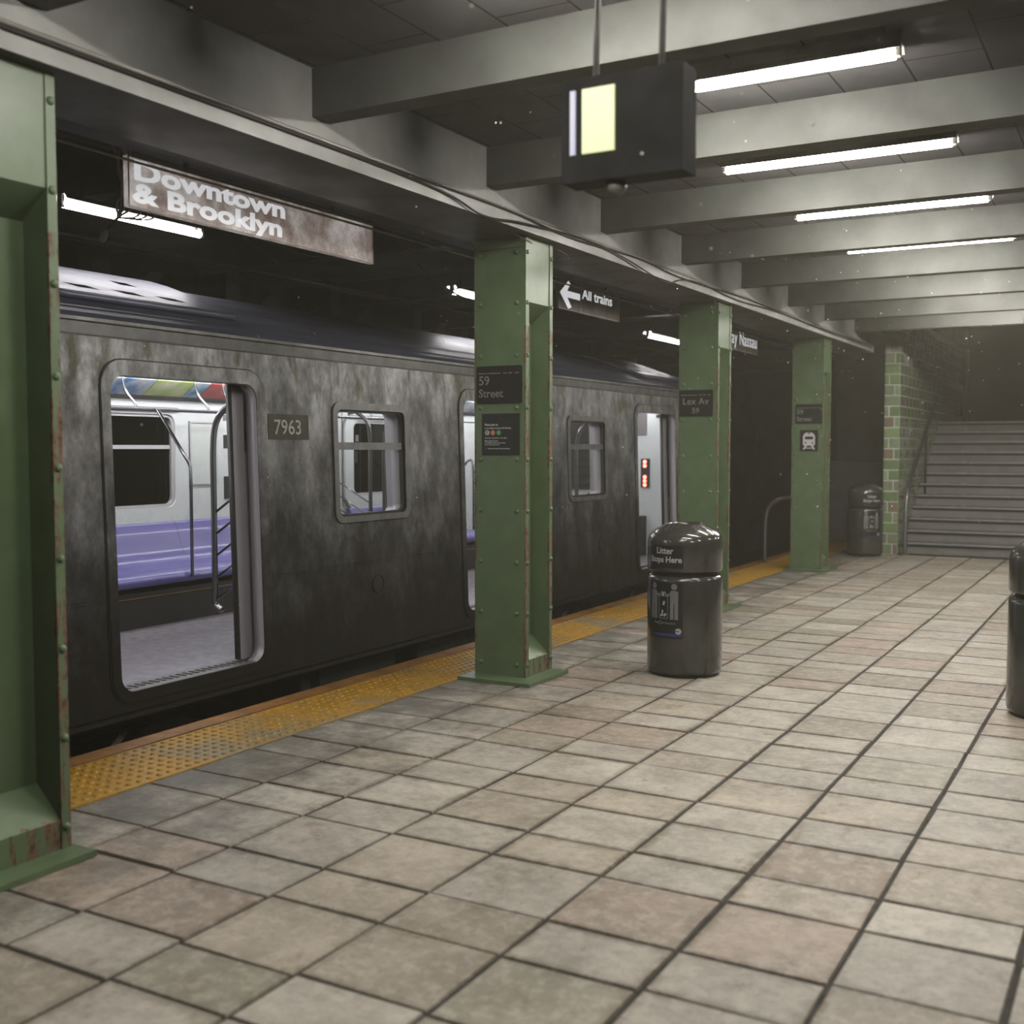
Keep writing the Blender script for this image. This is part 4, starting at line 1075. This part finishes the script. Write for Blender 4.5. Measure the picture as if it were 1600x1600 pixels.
# platform end behind the pillar
struct('floor.003', B(-4.0, -3.38, Y1, YT1, -.3, -.001), M['grout'], label='dark end of the platform beside the pillar')
struct('wall_end', B(-4.65, -3.38, YT1, YT1+.2, -.3, 3.6), M['darkwall'], label='dark wall at the end of the platform')
o = tag(obj('utility_cabinet', B(-4.62, -3.78, 18.95, 19.45, 0, 1.33), mat('cabinet_grey', (92, 90, 92), .6, .1, .3, 6), bevel=.01), 'dark grey utility cabinet at the platform end behind the far litter bin', 'cabinet'); recentre(o)
struct('wall_tunnel_end', B(-9.6, -4.65, 29.5, 29.7, -1.15, 3.75), M['tunnel'], label='darkness at the tunnel end')
# hoop barrier at the platform edge
hb = thing('hoop_barrier', 'bent steel hoop barrier on the warning strip left of the farthest column', 'barrier', (-4.2, 14.95, 0))
obj('hoop_tube', T(smoothpts([(-4.5, 14.95, 0), (-4.5, 14.95, .35), (-4.49, 14.95, .62), (-4.44, 14.95, .77), (-4.32, 14.95, .86), (-4.18, 14.95, .885), (-4.0, 14.95, .885), (-3.86, 14.95, .86), (-3.79, 14.95, .77), (-3.77, 14.95, .5), (-3.77, 14.95, 0)], 6), .026, 12), M['steel'], hb, smooth=True)
for x in (-4.5, -3.77): obj('foot_flange', B(x-.05, x+.05, 14.9, 15.0, .0, .01), M['steel'], hb)

# ================================================================== HANGING DISPLAY (blurred, top of the picture)
t = thing('hanging_display', 'blurred black display box with a yellow panel hanging at the top edge of the picture', 'display', (-1.35, 3.5, 2.5))
obj('display_case', B(-1.78, -1.34, 3.5, 3.62, 2.455, 2.80), M['dispblack'], t, bevel=.012)
obj('yellow_panel', B(-1.70, -1.58, 3.492, 3.5, 2.545, 2.76), M['dispyellow'], t)
obj('blue_edge', B(-1.745, -1.725, 3.492, 3.5, 2.545, 2.76), M['dispblue'], t)
bm = bmesh.new(); lathe(bm, [(0, -.045), (.02, -.042), (.033, -.028), (.036, 0), (0, 0)], -1.60, 3.56, 16)
for v in bm.verts: v.co.z += 2.456
obj('camera_dome', bm, M['fixture'], t, smooth=True)
for x in (-1.68, -1.44): obj('hanger', T([(x, 3.56, 2.80), (x, 3.59, CZ)], .012, 8), M['darkmetal'], t)

# ================================================================== DUST AND HAZE
bm = bmesh.new()
for k in range(240):
    y = R.uniform(2.5, 15); fx = R.uniform(-.40, .40); ang = .5138+fx
    x = -math.tan(ang)*y if False else -y*math.tan(ang-0.0)
    if x < -4.3 or x > 3.5: x = R.uniform(-3.4, 1.5)
    z = R.uniform(.3, 3.1) if R.random() < .35 else R.uniform(1.9, 3.1)
    r = R.uniform(.0018, .0042)*(1 if y < 8 else 1.5)
    bmesh.ops.create_icosphere(bm, subdivisions=1, radius=r, matrix=Matrix.Translation((x, y, z)))
o = tag(obj('dust', bm, M['mote']), 'pale dust specks drifting in the platform air', 'dust', kind='stuff')
HAZE = .0055

# ================================================================== WORLD, CAMERA
w = bpy.data.worlds.new('world'); sc.world = w; w.use_nodes = True
_nt = w.node_tree; _vs = N(_nt, 'ShaderNodeVolumeScatter')
_vs.inputs['Color'].default_value = (.95, .89, .70, 1); _vs.inputs['Density'].default_value = HAZE; _vs.inputs['Anisotropy'].default_value = .25
_nt.links.new(_vs.outputs[0], _nt.nodes['World Output'].inputs['Volume'])
w.node_tree.nodes['Background'].inputs[0].default_value = (.02, .019, .016, 1); w.node_tree.nodes['Background'].inputs[1].default_value = .3
cam = bpy.data.cameras.new('camera'); co = bpy.data.objects.new('camera', cam); COL.objects.link(co)
co.location = (0, 0, 1.55); co.rotation_euler = (PI/2-.056465, 0, .51382)
cam.sensor_width = 36; cam.lens = 1759.6*36/1600; cam.clip_start = .05
cam.dof.use_dof = True; cam.dof.focus_distance = 7.3; cam.dof.aperture_fstop = 1.9
sc.camera = co
sc.cycles.use_denoising = True
sc.cycles.max_bounces = 8; sc.cycles.diffuse_bounces = 0; sc.cycles.volume_bounces = 0; sc.cycles.transparent_max_bounces = 12
sc.cycles.sample_clamp_indirect = 6
